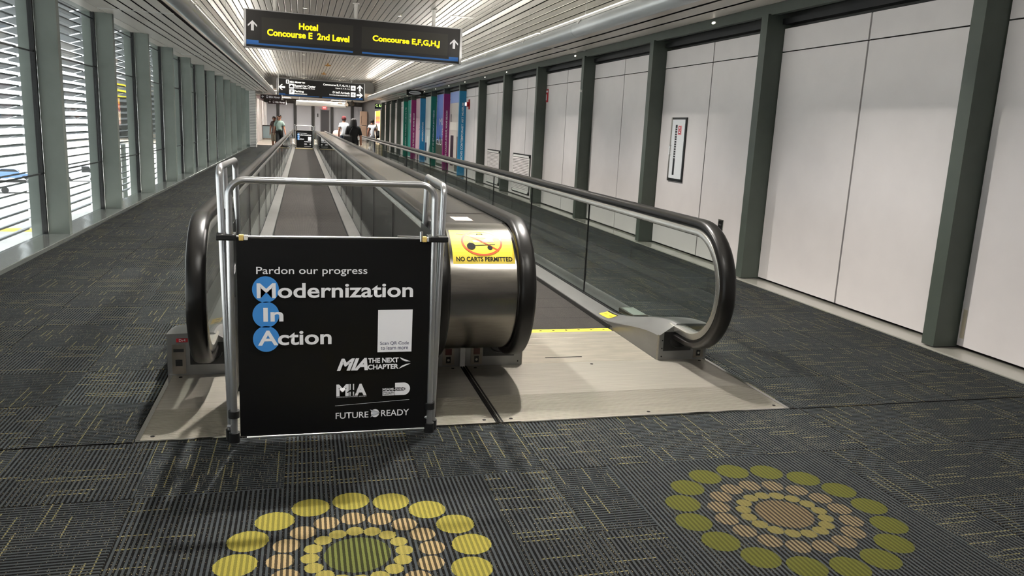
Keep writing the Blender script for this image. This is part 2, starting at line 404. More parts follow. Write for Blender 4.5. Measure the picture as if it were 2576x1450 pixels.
# ------------------------------------------------------------------ right wall: posts, panels, ledge, beam
PY = [5.13 + 2.99 * k for k in range(-4, 17)]
wr = thing('wall_right', (5.2, 0, 0), 'white panelled wall between dark green grey posts', None, None, 'structure')
pstm = MB().box(5.0, 5.34, 0, .13, .02, 3.0).mesh('post', M_POST)
for y in PY: link('post', pstm, wr, (-5.2, y, 0))
MB().box(5.30, 5.6, -7, 54, -.05, 3.3).build('backing', M_DARK, wr)
MB().cbox(4.955, 5.32, -7, 54, -.05, .012, .004).build('ledge', M_LEDGE, wr)
beam = MB().box(5.035, 5.10, -7, 54, 2.99, 3.13).box(5.10, 5.3, -7, 54, 3.04, 3.13).build('beam', M_POST, wr)
MB().box(5.19, 5.3, -7, 54, 2.9, 2.96).build('track', M_BLACK, wr)
for i, y in enumerate(PY[:-1]):
    a = y + .13 + .012; b = y + 2.99 - .012; mid = (a + b) / 2
    for p, q_ in ((a, mid - .012), (mid + .012, b)):
        MB().box(5.22, 5.25, p, q_, .036, 2.597).build('wall_panel', M_PANEL, wr)
        MB().box(5.22, 5.25, p, q_, 2.609, 2.855).build('wall_panel', M_PANEL, wr)

# ------------------------------------------------------------------ ceiling: slatted vault, soffits, hanging tubes
ceil = thing('ceiling', (1.15, 20, 4.15), 'silver slatted metal ceiling above the walkways', None, None, 'structure')
ZC, PITCH_S, Y0, Y1 = 4.15, .139, -6, 51.5
def slat_prof(w):
    h = w / 2
    return [(-h, .03), (-h, .004), (-h + .006, 0), (h - .006, 0), (h, .004), (h, .03), (h - .004, .03), (h - .004, .006), (-h + .004, .006), (-h + .004, .03)]
sm = MB().loft([[(x, 0, z) for x, z in slat_prof(.121)], [(x, Y1 - Y0, z) for x, z in slat_prof(.121)]]).mesh('ceiling_slat', M_SLAT)
nfl = 42
for k in range(nfl):
    x = 1.15 + (k - (nfl - 1) / 2) * PITCH_S
    link('ceiling_slat', sm, ceil, (x - 1.15, Y0 - 20, 0))
for sgn in (-1, 1):
    xe = 1.15 + sgn * ((nfl - 1) / 2 * PITCH_S + .07)
    # quarter round, then down to the soffit
    arc = []; s_ = .07; r_ = .3
    while True:
        if s_ < r_ * math.pi / 2: a = s_ / r_; px = r_ * math.sin(a); pz = -r_ * (1 - math.cos(a)); rot = a
        else: px = r_; pz = -r_ - (s_ - r_ * math.pi / 2); rot = math.pi / 2
        if ZC + pz < 3.2: break
        arc.append((px, pz, rot)); s_ += .112
    wm = MB().loft([[(x, 0, z) for x, z in slat_prof(.097)], [(x, Y1 - Y0, z) for x, z in slat_prof(.097)]]).mesh('ceiling_slat', M_SLAT)
    for px, pz, rot in arc:
        o = link('ceiling_slat', wm, ceil, (xe + sgn * px - 1.15, Y0 - 20, pz)); o.rotation_euler.y = sgn * rot
MB().box(-2.4, 4.7, Y0, Y1, 4.2, 4.3).box(-2.42, -2.32, Y0, Y1, 3.2, 4.2).box(4.6, 4.7, Y0, Y1, 3.2, 4.2).build('backing', M_DARK, ceil)
MB().box(-3.6, 6, -7, 54, 4.31, 4.5).build('roof', M_DARK, ceil)
MB().box(-3.5, -2.35, Y0, Y1, 3.32, 3.36).box(4.62, 5.7, Y0, Y1, 3.32, 3.36).build('soffit_backing', M_DARK, ceil)
# soffit planks
JL = [-6, 4.9, 13.4, 21.9, 30.4, 38.9, 47.6]; JR = [-6, 5.1, 14.15, 23.2, 32.3, 41.3, 51.5]
EL = [-2.95, -2.628, -2.437, -2.247, -2.06, -1.872]; ER = [4.12, 4.41, 4.71, 5.035]
for side, E_, J in (('l', EL, JL), ('r', ER, JR)):
    for a, b in zip(E_[:-1], E_[1:]):
        g0 = .016 if side == 'l' else .03
        for c, d in zip(J[:-1], J[1:]):
            MB().prism([(a + g0, 3.1), (b - g0, 3.1), (b - g0, 3.103), (a + g0, 3.103)], 'y', c + .006, d - .006).build('soffit_plank', M_SOFFIT, ceil)
    for y in J[1:-1]: MB().box(E_[0] + .02, E_[-1], y - .02, y + .02, 3.092, 3.0995).build('joint_cover', M_WHITE, ceil)
    MB().box(E_[0], E_[-1], J[0], J[-1], 3.14, 3.15).build('soffit_back', M_BLACK, ceil)
MB().box(-3.15, -2.95, -6, 47.6, 3.105, 3.14).build('soffit_edge', M_SOFFIT, ceil)

XT = (-1.57, 3.84); ZT, RT = 3.07, .105
for x, lab, ys0 in ((XT[0], 'long silver tube hung along the ceiling on the window side', 4.0), (XT[1], 'long silver tube hung along the ceiling on the panelled wall side', 5.04)):
    t = thing('hanging_tube', (x, 20, ZT), lab, 'tube', 'tubes hung below the ceiling')
    for a, b in ((-5.5, 11.2), (11.2, 29.4), (29.4, 48.4)):
        MB().tube([(x, a + .004, ZT), (x, b - .004, ZT)], RT, 32).build('tube_section', M_TUBE, t, True)
    y = ys0 - 2.93 * 3
    while y < 48:
        arcp = [(x + .118 * math.cos(a), y, ZT + .118 * math.sin(a)) for a in [R(20 + 140 * q / 12) for q in range(13)]]
        MB().tube(arcp, .014, 8).tube([(x, y, ZT + .11), (x, y, ZT + .16)], .011, 8).build('saddle', M_WHITE, t, True)
        MB().tube([(x, y, ZT + .15), (x, y, ZC)], .0022, 6).build('hanger_wire', M_ALU, t)
        y += 2.93
    for a in range(-5, 47, 6):
        MB().box(x - .05, x + .05, a + .1, a + 5.9, ZT + .128, ZT + .145).build('light_strip', M_TUBEGLOW, t)
        MB().box(x - .06, x + .06, a + .08, a + 5.92, ZT + .095, ZT + .127).build('strip_channel', M_WHITE, t)
        ld = bpy.data.lights.new('tube_uplight', 'AREA'); ld.shape = 'RECTANGLE'; ld.size = .09; ld.size_y = 5.8; ld.energy = P_UP * 6; ld.color = (1, .95, .88)
        lo = bpy.data.objects.new('tube_uplight', ld); COL.objects.link(lo); lo.parent = t; lo.location = (0, a + 3 - 20, .15); lo.rotation_euler = (math.pi, .6 if x < 0 else -.6, 0)

# downlights; the nearest row is added, dimmed, to brighten the banner's front
for k in range(-1, 11):
    for x in (.08, 2.25):
        y = 6.1 + 4.5 * k
        d = thing('downlight', (x, y, ZC - .02), 'small round downlight set in the slatted ceiling', 'light', 'ceiling downlights')
        rl = .075 if k > 8 else .045
        ring = [(x + rl * math.cos(a), y + rl * math.sin(a), ZC - .008) for a in [2 * math.pi * q / 20 for q in range(21)]]
        MB().tube(ring, .009, 6, False).build('ring', M_WHITE, d, True)
        MB().disc((x, y), rl - .009, 'z', (ZC - .006, ZC - .002), 20).build('lens', M_LAMP, d)
        ld = bpy.data.lights.new('downlight', 'SPOT'); ld.energy = P_DOWN * (.3 if k < 0 else 1); ld.spot_size = R(120); ld.spot_blend = .8; ld.shadow_soft_size = .035; ld.color = (1, .96, .89)
        lo = bpy.data.objects.new('downlight_lamp', ld); COL.objects.link(lo); lo.parent = d; lo.location = (0, 0, -.05)
# walls closing the hall behind the camera
tag(MB().box(-3.4, 5.7, -6.3, -6, -.2, 4.4).build('wall_back', M_PANEL), 'plain wall closing the hall behind the view', None, None, 'structure')

# ------------------------------------------------------------------ the two moving walkways
YN, YF = 5.06, 48.94            # fronts of the newel bases at either end
YC, ZN, RH = 4.875, .607, .43   # newel centre and handrail radius
def hsec(y):                    # base heights: inner edge, glass line, outer edge
    t = smooth01((min(y - YN, YF - y)) / 1.25)
    return [a + (b - a) * t for a, b in ((.19, .04), (.276, .072), (.27, .07))]
def hpath(x, r, y_in):
    n = 22; p = [(x, y_in, ZN - r)]
    p += [(x, YC - r * math.sin(math.pi * k / n), ZN - r * math.cos(math.pi * k / n)) for k in range(n + 1)]
    for q in range(1, 12): p.append((x, YC + (54 - 2 * YC) * q / 12, ZN + r))
    p += [(x, 54 - YC + r * math.sin(math.pi * k / n), ZN + r * math.cos(math.pi * k / n)) for k in range(n + 1)]
    return p + [(x, 54 - y_in, ZN - r)]
PROF_H = [(-.052, -.016), (-.052, .004), (-.046, .016), (-.03, .023), (0, .025), (.03, .023), (.046, .016), (.052, .004), (.052, -.016), (.042, -.024), (-.042, -.024)]
PROF_G = [(-.049, -.082), (-.049, -.046), (-.044, -.040), (-.030, -.038), (.030, -.038), (.044, -.040), (.049, -.046), (.049, -.082), (.036, -.09), (-.036, -.09)]
PROF_G2 = [(-.036, -.04), (.036, -.04), (.036, -.022), (-.036, -.022)]
JOINTS = [7.1 + 1.98 * k for k in range(20)]
def walkway(c, label, mid):
    w = thing('moving_walkway', (c, 4.0, 0), label, 'walkway', 'pair of moving walkways')
    MB().box(c - .505, c + .505, 5.98, 48.02, -.1, -.003).build('belt', M_BELT, w)
    for yf, yb in ((5.905, 5.99), (48.01, 48.095)):
        cb = MB().cbox(c - .5, c + .5, yf, yb, -.06, .006, .004).build('comb_strip', M_YELLOW, w)
        scr = MB()
        for k in range(9): scr.disc((c - .44 + .11 * k, (yf + yb) / 2), .011, 'z', (.006, .0072), 10)
        scr.build('comb_screws', M_STICKER_K, cb)
    xl, xr = (c - .918, 1.045) if mid > 0 else (1.06, c + .903)
    for (a, b, xa, xb, m) in ((4.0, 5.075, xl, xr, M_PLATE), (5.079, 5.55, c - .512, c + .512, M_PLATE2), (5.554, 5.72, c - .512, c + .512, M_PLATE2), (5.724, 5.903, c - .512, c + .512, M_PLATE2),
                              (48.097, 48.93, c - .512, c + .512, M_PLATE2), (48.934, 50.0, xl, xr, M_PLATE)):
        p = MB().cbox(xa, xb, a, b, -.05, .004, .002).build('landing_plate', m, w)
        if xb - xa > 1.1 and a < 10:
            sb = MB()
            for sx in (xa + .07, (xa + xb) / 2, xb - .07):
                for sy in (a + .05, b - .06): sb.disc((sx, sy), .011, 'z', (.004, .0055), 10)
            sb.build('plate_screws', M_STICKER_K, p)
            rib = MB()
            for k in range(34): rib.box(xa + .02, xb - .02, a + .02 + k * .0125, a + .0255 + k * .0125, .003, .0052)
            rib.build('plate_ribs', M_PLATE, p)
    MB().box(c - .3, c - .02, 5.19, 5.205, .004, .0052).build('slot', M_STICKER_K, w)
    fr = xl if mid > 0 else xr
    MB().box(min(fr, fr + .02 * mid) - .004, max(fr, fr + .02 * mid), 4.0, 5.06, -.02, .007).build('edge_trim', M_CHROME, w)
    MB().box(xl, xr, 3.985, 4.0, -.02, .006).build('front_trim', M_CHROME, w)
    for s in (-1, 1):
        inner = (s == mid)
        i_, g_, o_ = c + s * .515, c + s * .675, (c + s * .936 if inner else c + s * (.928 if s < 0 else .903))
        ys = [YN, 5.15, 5.27, 5.4, 5.55, 5.7, 5.85, 6.0, 6.15, 6.31, 10, 16, 24, 32, 40, 47.69, 47.85, 48.0, 48.15, 48.3, 48.45, 48.6, 48.73, 48.85, YF]
        secs = []
        for y in ys:
            hi, hg, ho = hsec(y)
            if inner: ho = hg
            secs.append([(i_, y, -.02), (i_, y, hi - .006), (i_ + s * .006, y, hi), (g_ - s * .022, y, hg), (g_ + s * .022, y, hg), (o_, y, ho), (o_, y, -.02)])
        base = MB().loft(secs).build('balustrade_base', M_BASE, w, True, 20)
        tag(base, 'brushed steel base under the glass with raised ends')
        MB().prism([(i_ - s * .004, -.02), (i_, -.02), (i_, .035), (i_ - s * .004, .03)], 'y', 6.0, 48.0).build('skirt', M_BELTEDGE, w)
        MB().box(i_ - .001 - (.002 if s > 0 else -.002), i_ + .001, 5.95, 48.05, .02, .03).build('skirt_line', M_CHROME, w)
        MB().box(g_ - .12, g_ + .10, YN - .004, YN + .002, .072, .215).build('handrail_inlet', M_BLACK, w)
        arc = [(g_ + .07 * math.cos(a), .15 + .05 * math.sin(a)) for a in [math.pi + math.pi * q / 10 for q in range(11)]]
        MB().tube([(x, YN - .008, z) for x, z in arc], .006, 6).build('inlet_brush', M_GASKET, w, True)
        MB().box(i_ + s * .002 - .003, i_ + s * .002 + .003, YN - .003, YN + .02, 0, .19).build('corner_trim', M_CHROME, w)
        h = MB().sweep(hpath(g_, RH, 5.2), PROF_H).build('handrail', M_RUBBER, w, True, 50)
        MB().sweep(hpath(g_, RH, 5.14), PROF_G).build('handrail_guide', M_GUIDE, w, True, 40)
        MB().sweep(hpath(g_, RH, 5.14), PROF_G2).build('guide_gap', M_BLACK, w, True, 40)
        # glass: a rounded end sheet, plain sheets, a rounded end sheet
        rg = RH - .08
        def rounded(y_end, flip):
            pts = [(y_end, .06), (YC + .25, .06)] + [(YC - rg * math.sin(a), ZN - rg * math.cos(a)) for a in [math.pi * (.06 + .94 * k / 24) for k in range(25)]] + [(y_end, ZN + rg)]
            pts = [(54 - y if flip else y, z) for y, z in pts]
            return MB().prism(pts, 'x', g_ - .006, g_ + .006)
        rounded(JOINTS[0] - .003, False).build('glass_panel', M_GLASS, w)
        rounded(54 - JOINTS[-1] - .003, True).build('glass_panel', M_GLASS, w)
        for a, b in zip(JOINTS[:-1], JOINTS[1:]):
            MB().box(g_ - .006, g_ + .006, a + .003, b - .003, .06, ZN + rg).build('glass_panel', M_GLASS, w)
        for a in JOINTS: MB().box(g_ - .0075, g_ + .0075, a - .0045, a + .0045, .06, ZN + rg).build('joint_seal', M_GASKET, w)
        MB().box(g_ - .014, g_ - .007, 5.5, 48.5, .065, .085).box(g_ + .007, g_ + .014, 5.5, 48.5, .065, .085).build('glass_gasket', M_GASKET, w)
        # switch plate on the newel front
        px = g_ + s * (.185 if s < 0 and not inner else .165)
        pl = MB().box(px - .04, px + .04, YN - .004, YN, .015, .205 if s < 0 and not inner else .138).build('switch_plate', M_STEEL_D, w)
        if not inner and s < 0:
            MB().box(px - .03, px + .03, YN - .006, YN - .003, .155, .175).build('slot', M_BLACK, pl)
            MB().box(px - .02, px + .02, YN - .006, YN - .003, .065, .105).build('slot', M_BLACK, pl)
            st = MB().box(px - .012, px + .055, YN - .006, YN - .003, .218, .243).build('tag', M_RED, pl)
            letter('Dr4', M_PRINT_W, pl, (px + .004, .223, px + .042, .239), (0, YN - .0065, 0), local=False, bold=.01)
        else:
            MB().box(px - .022, px + .022, YN - .007, YN - .003, .088, .13).build('stop_button', mat('red_button', (78, 26, 24), .4), pl)
            MB().box(px - .016, px + .016, YN - .006, YN - .003, .03, .075).build('key_switch', M_BLACK, pl)
            MB().disc((px, .052), .009, 'y', (YN - .009, YN - .005), 12).build('key_hole', M_CHROME, pl)
        sc = MB()
        for q in range(3): sc.disc((i_ + s * .03, .03 + .06 * q), .005, 'y', (YN - .003, YN), 8)
        sc.build('base_screws', M_STICKER_K, w)
    return w
wlk1 = walkway(.11, 'empty moving walkway behind the black barrier', 1)
wlk2 = walkway(1.985, 'moving walkway with people, next to the white panelled wall', -1)
# warning sticker and notice on the open walkway's outer base
M_ST2 = mat('sticker_amber', (240, 196, 40), .4)
def onbase(u, v):       # u along y from 6.25 back, v across the sloped inner deck
    y = 6.22 - u; hi, hg, _ = hsec(y)
    return Vector((2.508 + v * .125, y, hi + (hg - hi) * (v * .92 + .05) + .0025))
def patch(fn, u0, v0, u1, v1, n, m, name, parent):
    mb = MB(); vs = []; fs = []
    for i in range(n + 1):
        for j in range(n + 1): vs.append(fn(u0 + (u1 - u0) * i / n, v0 + (v1 - v0) * j / n))
    for i in range(n):
        for j in range(n): a = i * (n + 1) + j; fs.append((a, a + 1, a + n + 2, a + n + 1))
    mb.add(vs, fs); return mb.build(name, m, parent)
def onbase_l(u, v): p = onbase(u, v); return Vector((2.095 - p.x, p.y, p.z))
stl = patch(onbase_l, -.11, .18, .11, .9, 4, M_ST2, 'warning_sticker', wlk1); stl['label'] = 'yellow warning sticker'
patch(lambda u, v: onbase_l(u, v) + Vector((0, 0, .001)), -.11, .80, .11, .9, 3, M_STICKER_K, 'sticker_band', stl)
for u in (-.07, -.045, .03, .055, .075): patch(lambda a, b: onbase_l(a, b) + Vector((0, 0, .001)), u, .40, u + .012, .62, 1, M_STICKER_K, 'figure_mark', stl)
stk = patch(onbase, -.11, .18, .11, .9, 4, M_ST2, 'warning_sticker', wlk2); stk['label'] = 'yellow warning sticker'
patch(lambda u, v: onbase(u, v) + Vector((0, 0, .001)), -.11, .80, .11, .9, 3, M_STICKER_K, 'sticker_band', stk)
for u in (-.07, -.045, .03, .055, .075): patch(lambda a, b: onbase(a, b) + Vector((0, 0, .001)), u, .40, u + .012, .62, 1, M_STICKER_K, 'figure_mark', stk)
MB().cbox(2.70, 2.84, 5.98, 6.30, .07, .112, .005).build('notice_frame', M_STEEL_D, wlk2)
nt_ = MB().box(2.713, 2.827, 6.0, 6.28, .112, .1132).build('notice_card', mat('notice_paper', (206, 212, 204), .4), wlk2)

# steel divider between the walkways
dv = thing('center_divider', (1.0475, 4.6, 0), 'steel covered divider with rounded end between the two walkways', 'divider')
DX0, DX1, RD = .842, 1.253, .405
prof = [(YC - RD * math.sin(a), ZN - RD * math.cos(a)) for a in [math.pi * (.02 + .98 * k / 28) for k in range(29)]]
secs = [[(x, y, z) for y, z in prof] for x in (DX0, DX0 + .004, DX1 - .004, DX1)]
MB().loft(secs, False, False).build('end_drum', M_STEEL, dv, True, 60)
for x in (DX0 + .001, DX1 - .003):
    MB().prism([(5.4, ZN + RD - .002), (5.4, .2)] + prof, 'x', x, x + .002).build('drum_side', M_STEEL_D, dv)
yy = YC
M_DECK = mat('deck_steel', (122, 117, 112), .26, metal=1., noise=.2, nscale=4, stretch=(2, .7, 1), bump=.06)
for b in [5.42, 8.4, 11.4, 14.4, 17.4, 20.4, 23.4, 26.4, 29.4, 32.4, 35.4, 38.4, 41.4, 44.4, 49.05]:
    MB().cbox(DX0, DX1, yy + .002, b - .002, ZN + RD - .012, ZN + RD, .002).build('deck_cover', M_DECK, dv); yy = b
for x in (.832, 1.237): MB().box(x, x + .026, YC, 49.05, ZN + RD - .02, ZN + RD + .006).build('deck_edge', M_CHROME, dv)
MB().box(DX0 + .01, DX1 - .01, 5.3, 48.7, .2, ZN + RD - .013).build('divider_core', mat('divider_core', (20, 20, 20), .6), dv)
MB().box(DX0, DX1, 5.415, 5.43, ZN + RD, ZN + RD + .004).build('joint_strip', M_CHROME, dv)
MB().box(1.03, 1.064, YN - .012, YN - .002, 0, .245).build('cover_strip', M_WHITE, dv)
MB().box(.63, 1.47, YN - .001, 5.2, .2, .235).build('base_cap', M_STEEL_D, dv)
for q in range(3): MB().box(1.032 + .017 * q, 1.042 + .017 * q, 4.0, 5.06, .002, .0062).build('seam_strip', M_STICKER_K, dv)
def ondrum(u, v, e=.0016):      # v = arc length measured down from the top of the drum
    a = v / RD; return Vector((u, YC - (RD + e) * math.sin(a), ZN + (RD + e) * math.cos(a)))
SX0, SX1, SV0, SV1 = .862, 1.243, .155, .425
stq = patch(lambda u, v: ondrum(u, v, .001), SX0, SV0, SX1, SV1, 10, M_STICKER_Y, 'no_carts_sticker', dv); stq['label'] = 'yellow no carts permitted sticker'
def dl(m, name, pts, e=.002):    # filled polygon on the drum, pts in (u,v)
    mb = MB(); mb.add([ondrum(u, v, e) for u, v in pts], [tuple(range(len(pts)))]); return mb.build(name, m, stq)
def ring(cx, cv, ru, rv, th, m, name, e=.0022, n=40):
    mb = MB(); vs = []
    for k in range(n):
        a = 2 * math.pi * k / n; vs += [ondrum(cx + ru * math.cos(a), cv + rv * math.sin(a), e), ondrum(cx + (ru - th) * math.cos(a), cv + (rv - th) * math.sin(a), e)]
    mb.add(vs, [(2 * k, 2 * k + 1, (2 * k + 3) % (2 * n), (2 * k + 2) % (2 * n)) for k in range(n)]); mb.build(name, m, stq)
CU, CV = 1.052, .268
case = [(CU - .065 + .13 * i / 6, CV - .06) for i in range(7)] + [(CU + .065 + .012 * j / 4, CV - .06 + .065 * j / 4) for j in range(1, 5)] + [(CU + .077 - .13 * i / 6, CV + .005) for i in range(1, 7)]
dl(M_STICKER_G, 'suitcase_mark', case, .0019)
dl(M_STICKER_K, 'suitcase_grip', [(CU - .025, CV - .062), (CU - .022, CV - .075), (CU + .012, CV - .075), (CU + .016, CV - .062), (CU + .010, CV - .062), (CU + .007, CV - .07), (CU - .017, CV - .07), (CU - .019, CV - .062)], .0019)
for cx, cv, r in ((CU - .07, CV + .035, .027), (CU + .045, CV + .046, .016)):
    dl(M_STICKER_K, 'wheel_mark', [(cx + r * math.cos(2 * math.pi * k / 20), cv + r * math.sin(2 * math.pi * k / 20)) for k in range(20)], .0019)
dl(M_STICKER_K, 'cart_bed', [(CU - .055 + .135 * i / 5, CV + .028 - .01 * i / 5) for i in range(6)] + [(CU + .08 - .135 * i / 5, CV + .024 + .01 * i / 5) for i in range(6)], .0019)
dl(M_STICKER_G, 'cart_handle', [(CU - .15, CV - .075), (CU - .115, CV - .075), (CU - .108, CV - .07), (CU - .068, CV + .012), (CU - .076, CV + .012), (CU - .113, CV - .068), (CU - .15, CV - .069)], .0019)
ring(CU, CV, .128, .105, .013, M_STICKER_R, 'ban_ring')
nb = 12; a0, b0, a1, b1 = CU - .098, CV - .068, CU + .098, CV + .068
dl(M_STICKER_R, 'ban_bar', [(a0 + (a1 - a0) * k / nb, b0 + (b1 - b0) * k / nb - .006) for k in range(nb + 1)] + [(a1 - (a1 - a0) * k / nb, b1 - (b1 - b0) * k / nb + .006) for k in range(nb + 1)], .0024)
letter('NO CARTS PERMITTED', M_STICKER_K, stq, (SX0 + .02, 0, SX1 - .016, .031), (0, 0, 0), fn=lambda u, w: ondrum(u, .41 - w, .002) - org(stq), bold=.03)
MB().box(.955, 1.075, 4.99, 5.2, ZN + RD, ZN + RD + .0012).build('notice_sticker', mat('notice_white', (232, 214, 202), .4), dv)
MB().box(.97, 1.06, 5.165, 5.178, ZN + RD + .0012, ZN + RD + .002).build('notice_heading', M_RED, dv)
for q in range(4): MB().box(.97, 1.06, 5.02 + .033 * q, 5.026 + .033 * q, ZN + RD + .0012, ZN + RD + .0018).build('notice_line', M_STICKER_G, dv)

# ------------------------------------------------------------------ folding barrier with banner (near one, and its twin at the far end)
def upipe(p0, p1, h, r, rc=.075, lean0=0, lean1=0):
    """inverted U of pipe standing on p0 and p1"""
    a, b = Vector(p0), Vector(p1); d = (b - a).normalized(); z = Vector((0, 0, 1)); A = a + z * h; B = b + z * h; n = 8
    pts = [a]
    pts += [A - z * rc + (d * rc * (1 - math.cos(t)) + z * rc * math.sin(t)) for t in [math.pi / 2 * k / n for k in range(n + 1)]]
    pts += [B - d * rc + (d * rc * math.sin(t) - z * rc * (1 - math.cos(t))) for t in [math.pi / 2 * k / n for k in range(n + 1)]]
    return pts + [b]
def barrier(loc, label, far=False):
    t = thing('barrier', loc, label, 'barrier', 'folding pipe barriers with banners')
    L = dict(local=True)
    RP = .0165
    fx0, fx1 = -.4915, .4915
    MB().tube(upipe((fx0, 0, .03), (fx1, 0, .03), 1.283, RP), RP, 14).build('front_pipe', M_ALU, t, True, 50, True)
    wl0, wl1 = (fx0 - .018, .05), (fx0 - .02, .80); wr0, wr1 = (fx1 + .022, .05), (fx1 + .052, .82)
    for (a, b, h) in (((fx0 - .018, .045), (fx0 - .004, .80), 1.335), ((fx1 + .022, .045), (fx1 + .052, .82), 1.275)):
        pts = upipe((a[0], a[1], .03), (b[0], b[1], .03), h, RP, .05)
        k = -.026 if a[0] < 0 else .032
        pts = [p + Vector((k * min(1, p.z / 1.3), 0, 0)) for p in [Vector(q) for q in pts]]
        MB().tube(pts, RP, 14).build('wing_pipe', M_ALU, t, True, 50, True)
    MB().tube([(fx0 - .05, .34, 1.35), (fx0 - .045, .34, 1.14)], .017, 12).build('brace_pipe', M_ALU, t, True, 50, True)
    MB().tube([(fx0 - .045, .34, 1.14), (fx0 - .045, .34, 1.085)], .022, 12).build('brace_cap', M_BLACK, t, True, 50, True)
    MB().tube([(fx0 - .045, .34, 1.09), (fx0 - .02, .1, .9)], .007, 8).build('brace_rod', M_ALU, t, True, 50, True)
    MB().tube([(fx0 - .02, .04, .92), (fx0 - .02, .42, .66)], .008, 8).build('wing_strut', M_BLACK, t, True, 50, True)
    for x, y in ((fx0, 0), (fx1, 0), (fx0 - .018, .045), (fx1 + .022, .045), (fx0 - .03, .80), (fx1 + .054, .82)):
        MB().tube([(x, y, 0), (x, y, .05)], .027, 14).build('rubber_foot', M_BLACK, t, True, 50, True)
    for x0, x1 in ((fx0 - .062, fx0 + .03), (fx1 - .03, fx1 + .072)):
        MB().box(x0, x1, -.024, .07, 1.025, 1.055).build('strap', M_BLACK, t, False, 35, True, .006)
    for x in (fx0, fx1):
        MB().tube([(x, 0, .13), (x, 0, .165)], .028, 14).build('pipe_clamp', M_BLACK, t, True, 50, True)
        MB().tube([(x - .03, 0, .085), (x - .012, -.01, .085)], .009, 8).build('pipe_pin', M_ALU, t, True, 50, True)
    bx0, bx1, bz0, bz1 = -.462, .476, .032, 1.037
    # banner: slightly sagging cloth sheet
    vs = []; n = 16
    def by(u, v): return -.012 - .004 * math.sin(v * 9 + u * 3) - .006 * math.sin(u * math.pi) * (1 - v)
    mb = MB(); secs = []
    for k in range(n + 1):
        v = k / n; z = bz0 + (bz1 - bz0) * v
        secs.append([(bx0 + (bx1 - bx0) * q / 8, by(q / 8, v), z) for q in range(9)] + [(bx1 - (bx1 - bx0) * q / 8, by(1 - q / 8, v) + .003, z) for q in range(9)])
    bn = mb.loft(secs).build('banner', M_BANNER, t, True, 60, True)
    bn['label'] = 'black banner with white lettering'
    MB().tube([(bx0 - .02, -.004, bz1 + .006), (bx1 + .012, -.004, bz1 + .006)], .006, 8).build('top_rod', M_ALU, t, True, 50, True)
    MB().tube([(bx0 + .03, -.004, bz0 - .012), (bx1, -.004, bz0 - .012)], .006, 8).build('bottom_rod', M_ALU, t, True, 50, True)
    for x in (bx0 + .012, bx1 - .045):
        MB().box(x, x + .022, -.02, .01, bz1 - .012, bz1 + .016).build('rod_clip', mat('clip_yellow', (222, 190, 110), .5), t, False, 35, True, .003)
        MB().box(x + .024, x + .042, -.018, .008, bz1 - .01, bz1 + .014).build('rod_clip', M_WHITE, t, False, 35, True, .003)
    MB().tube([(bx1 - .17, -.005, bz1 + .016), (bx1 - .05, -.005, bz1 + .014)], .004, 6).tube([(bx1 - .05, -.005, bz1 - .01), (bx1 - .05, -.005, bz1 + .04)], .008, 8).build('tension_rod', M_ALU, t, True, 50, True)
    # side banners on the wings
    for x, nm in ((fx0 - .033, -1), (fx1 + .048, 1)):
        w = MB().box(x - .0015, x + .0015, .08, .78, .05, 1.03).build('side_banner', M_BANNER, t, False, 35, True)
        ex = (0, nm, 0); O = (x + nm * .002, .43 - nm * .155, 0)
        for s_, bx in (('Pardon our progress', (-.1, .853, .26, .9)), ('Modernization', (-.1, .744, .40, .819)), ('In', (-.08, .627, -.01, .697)), ('Action', (-.1, .505, .15, .582))):
            for sg in (1, -1):
                letter(s_, M_PRINT_W, w, bx, (x + sg * nm * .0022, .43 - sg * nm * .155, 0), (0, sg * nm, 0), bold=.02)
    # print on the banner (x measured from the barrier's middle)
    def Bx(b): return (b[0] - .1535, b[1], b[2] - .1535, b[3])
    YB = -.0275
    def bprint(pts, m, name, e=0.):
        mb = MB(); mb.add([(u - .1535, YB + .0002 - e, v) for u, v in pts], [tuple(range(len(pts)))]); return mb.build(name, m, bn, False, 35, True)
    def circ(cx, cz, rx, rz, n=36): return [(cx + rx * math.cos(2 * math.pi * k / n), cz + rz * math.sin(2 * math.pi * k / n)) for k in range(n)]
    for cz in (.788, .662, .539): bprint(circ(-.177, cz, .0625, .0655), M_PRINT_B, 'blue_dot')
    W_ = M_PRINT_W
    def bl(s_, b, m=W_, bold=0., it=0., e=.0006): letter(s_, m, bn, Bx(b), (0, YB - e, 0), bold=bold, italic=it)
    bl('Pardon our progress', (-.219, .853, .310, .9), bold=.006)
    bl('Modernization', (-.218, .744, .541, .819), bold=.02)
    bl('In', (-.189, .627, -.095, .697), bold=.026)
    bl('Action', (-.216, .505, .136, .582), bold=.022)
    bprint([(.365, .456), (.539, .456), (.541, .679), (.366, .679)], W_, 'white_panel')
    bl('Scan QR Code', (.378, .492, .525, .512), M_PRINT_NAVY); bl('to learn more', (.382, .469, .521, .489), M_PRINT_NAVY)
    if not far:
        bl('MIA', (.162, .363, .318, .428), bold=.045, it=.35); bl('THE NEXT', (.318, .400, .474, .426), bold=.035); bl('CHAPTER', (.317, .365, .474, .392), bold=.035)
        bprint([(.478, .427), (.537, .402), (.512, .403), (.492, .412)], W_, 'arrow_mark'); bprint([(.474, .364), (.490, .380), (.512, .389), (.537, .392)], W_, 'arrow_mark')
        bl('M', (.160, .228, .222, .291), bold=.05); bl('A', (.252, .228, .312, .291), bold=.05)
        bprint([(.226, .228), (.232, .228), (.232, .291), (.226, .291)], W_, 'logo_bar'); bprint([(.243, .228), (.249, .228), (.249, .291), (.243, .291)], W_, 'logo_bar')
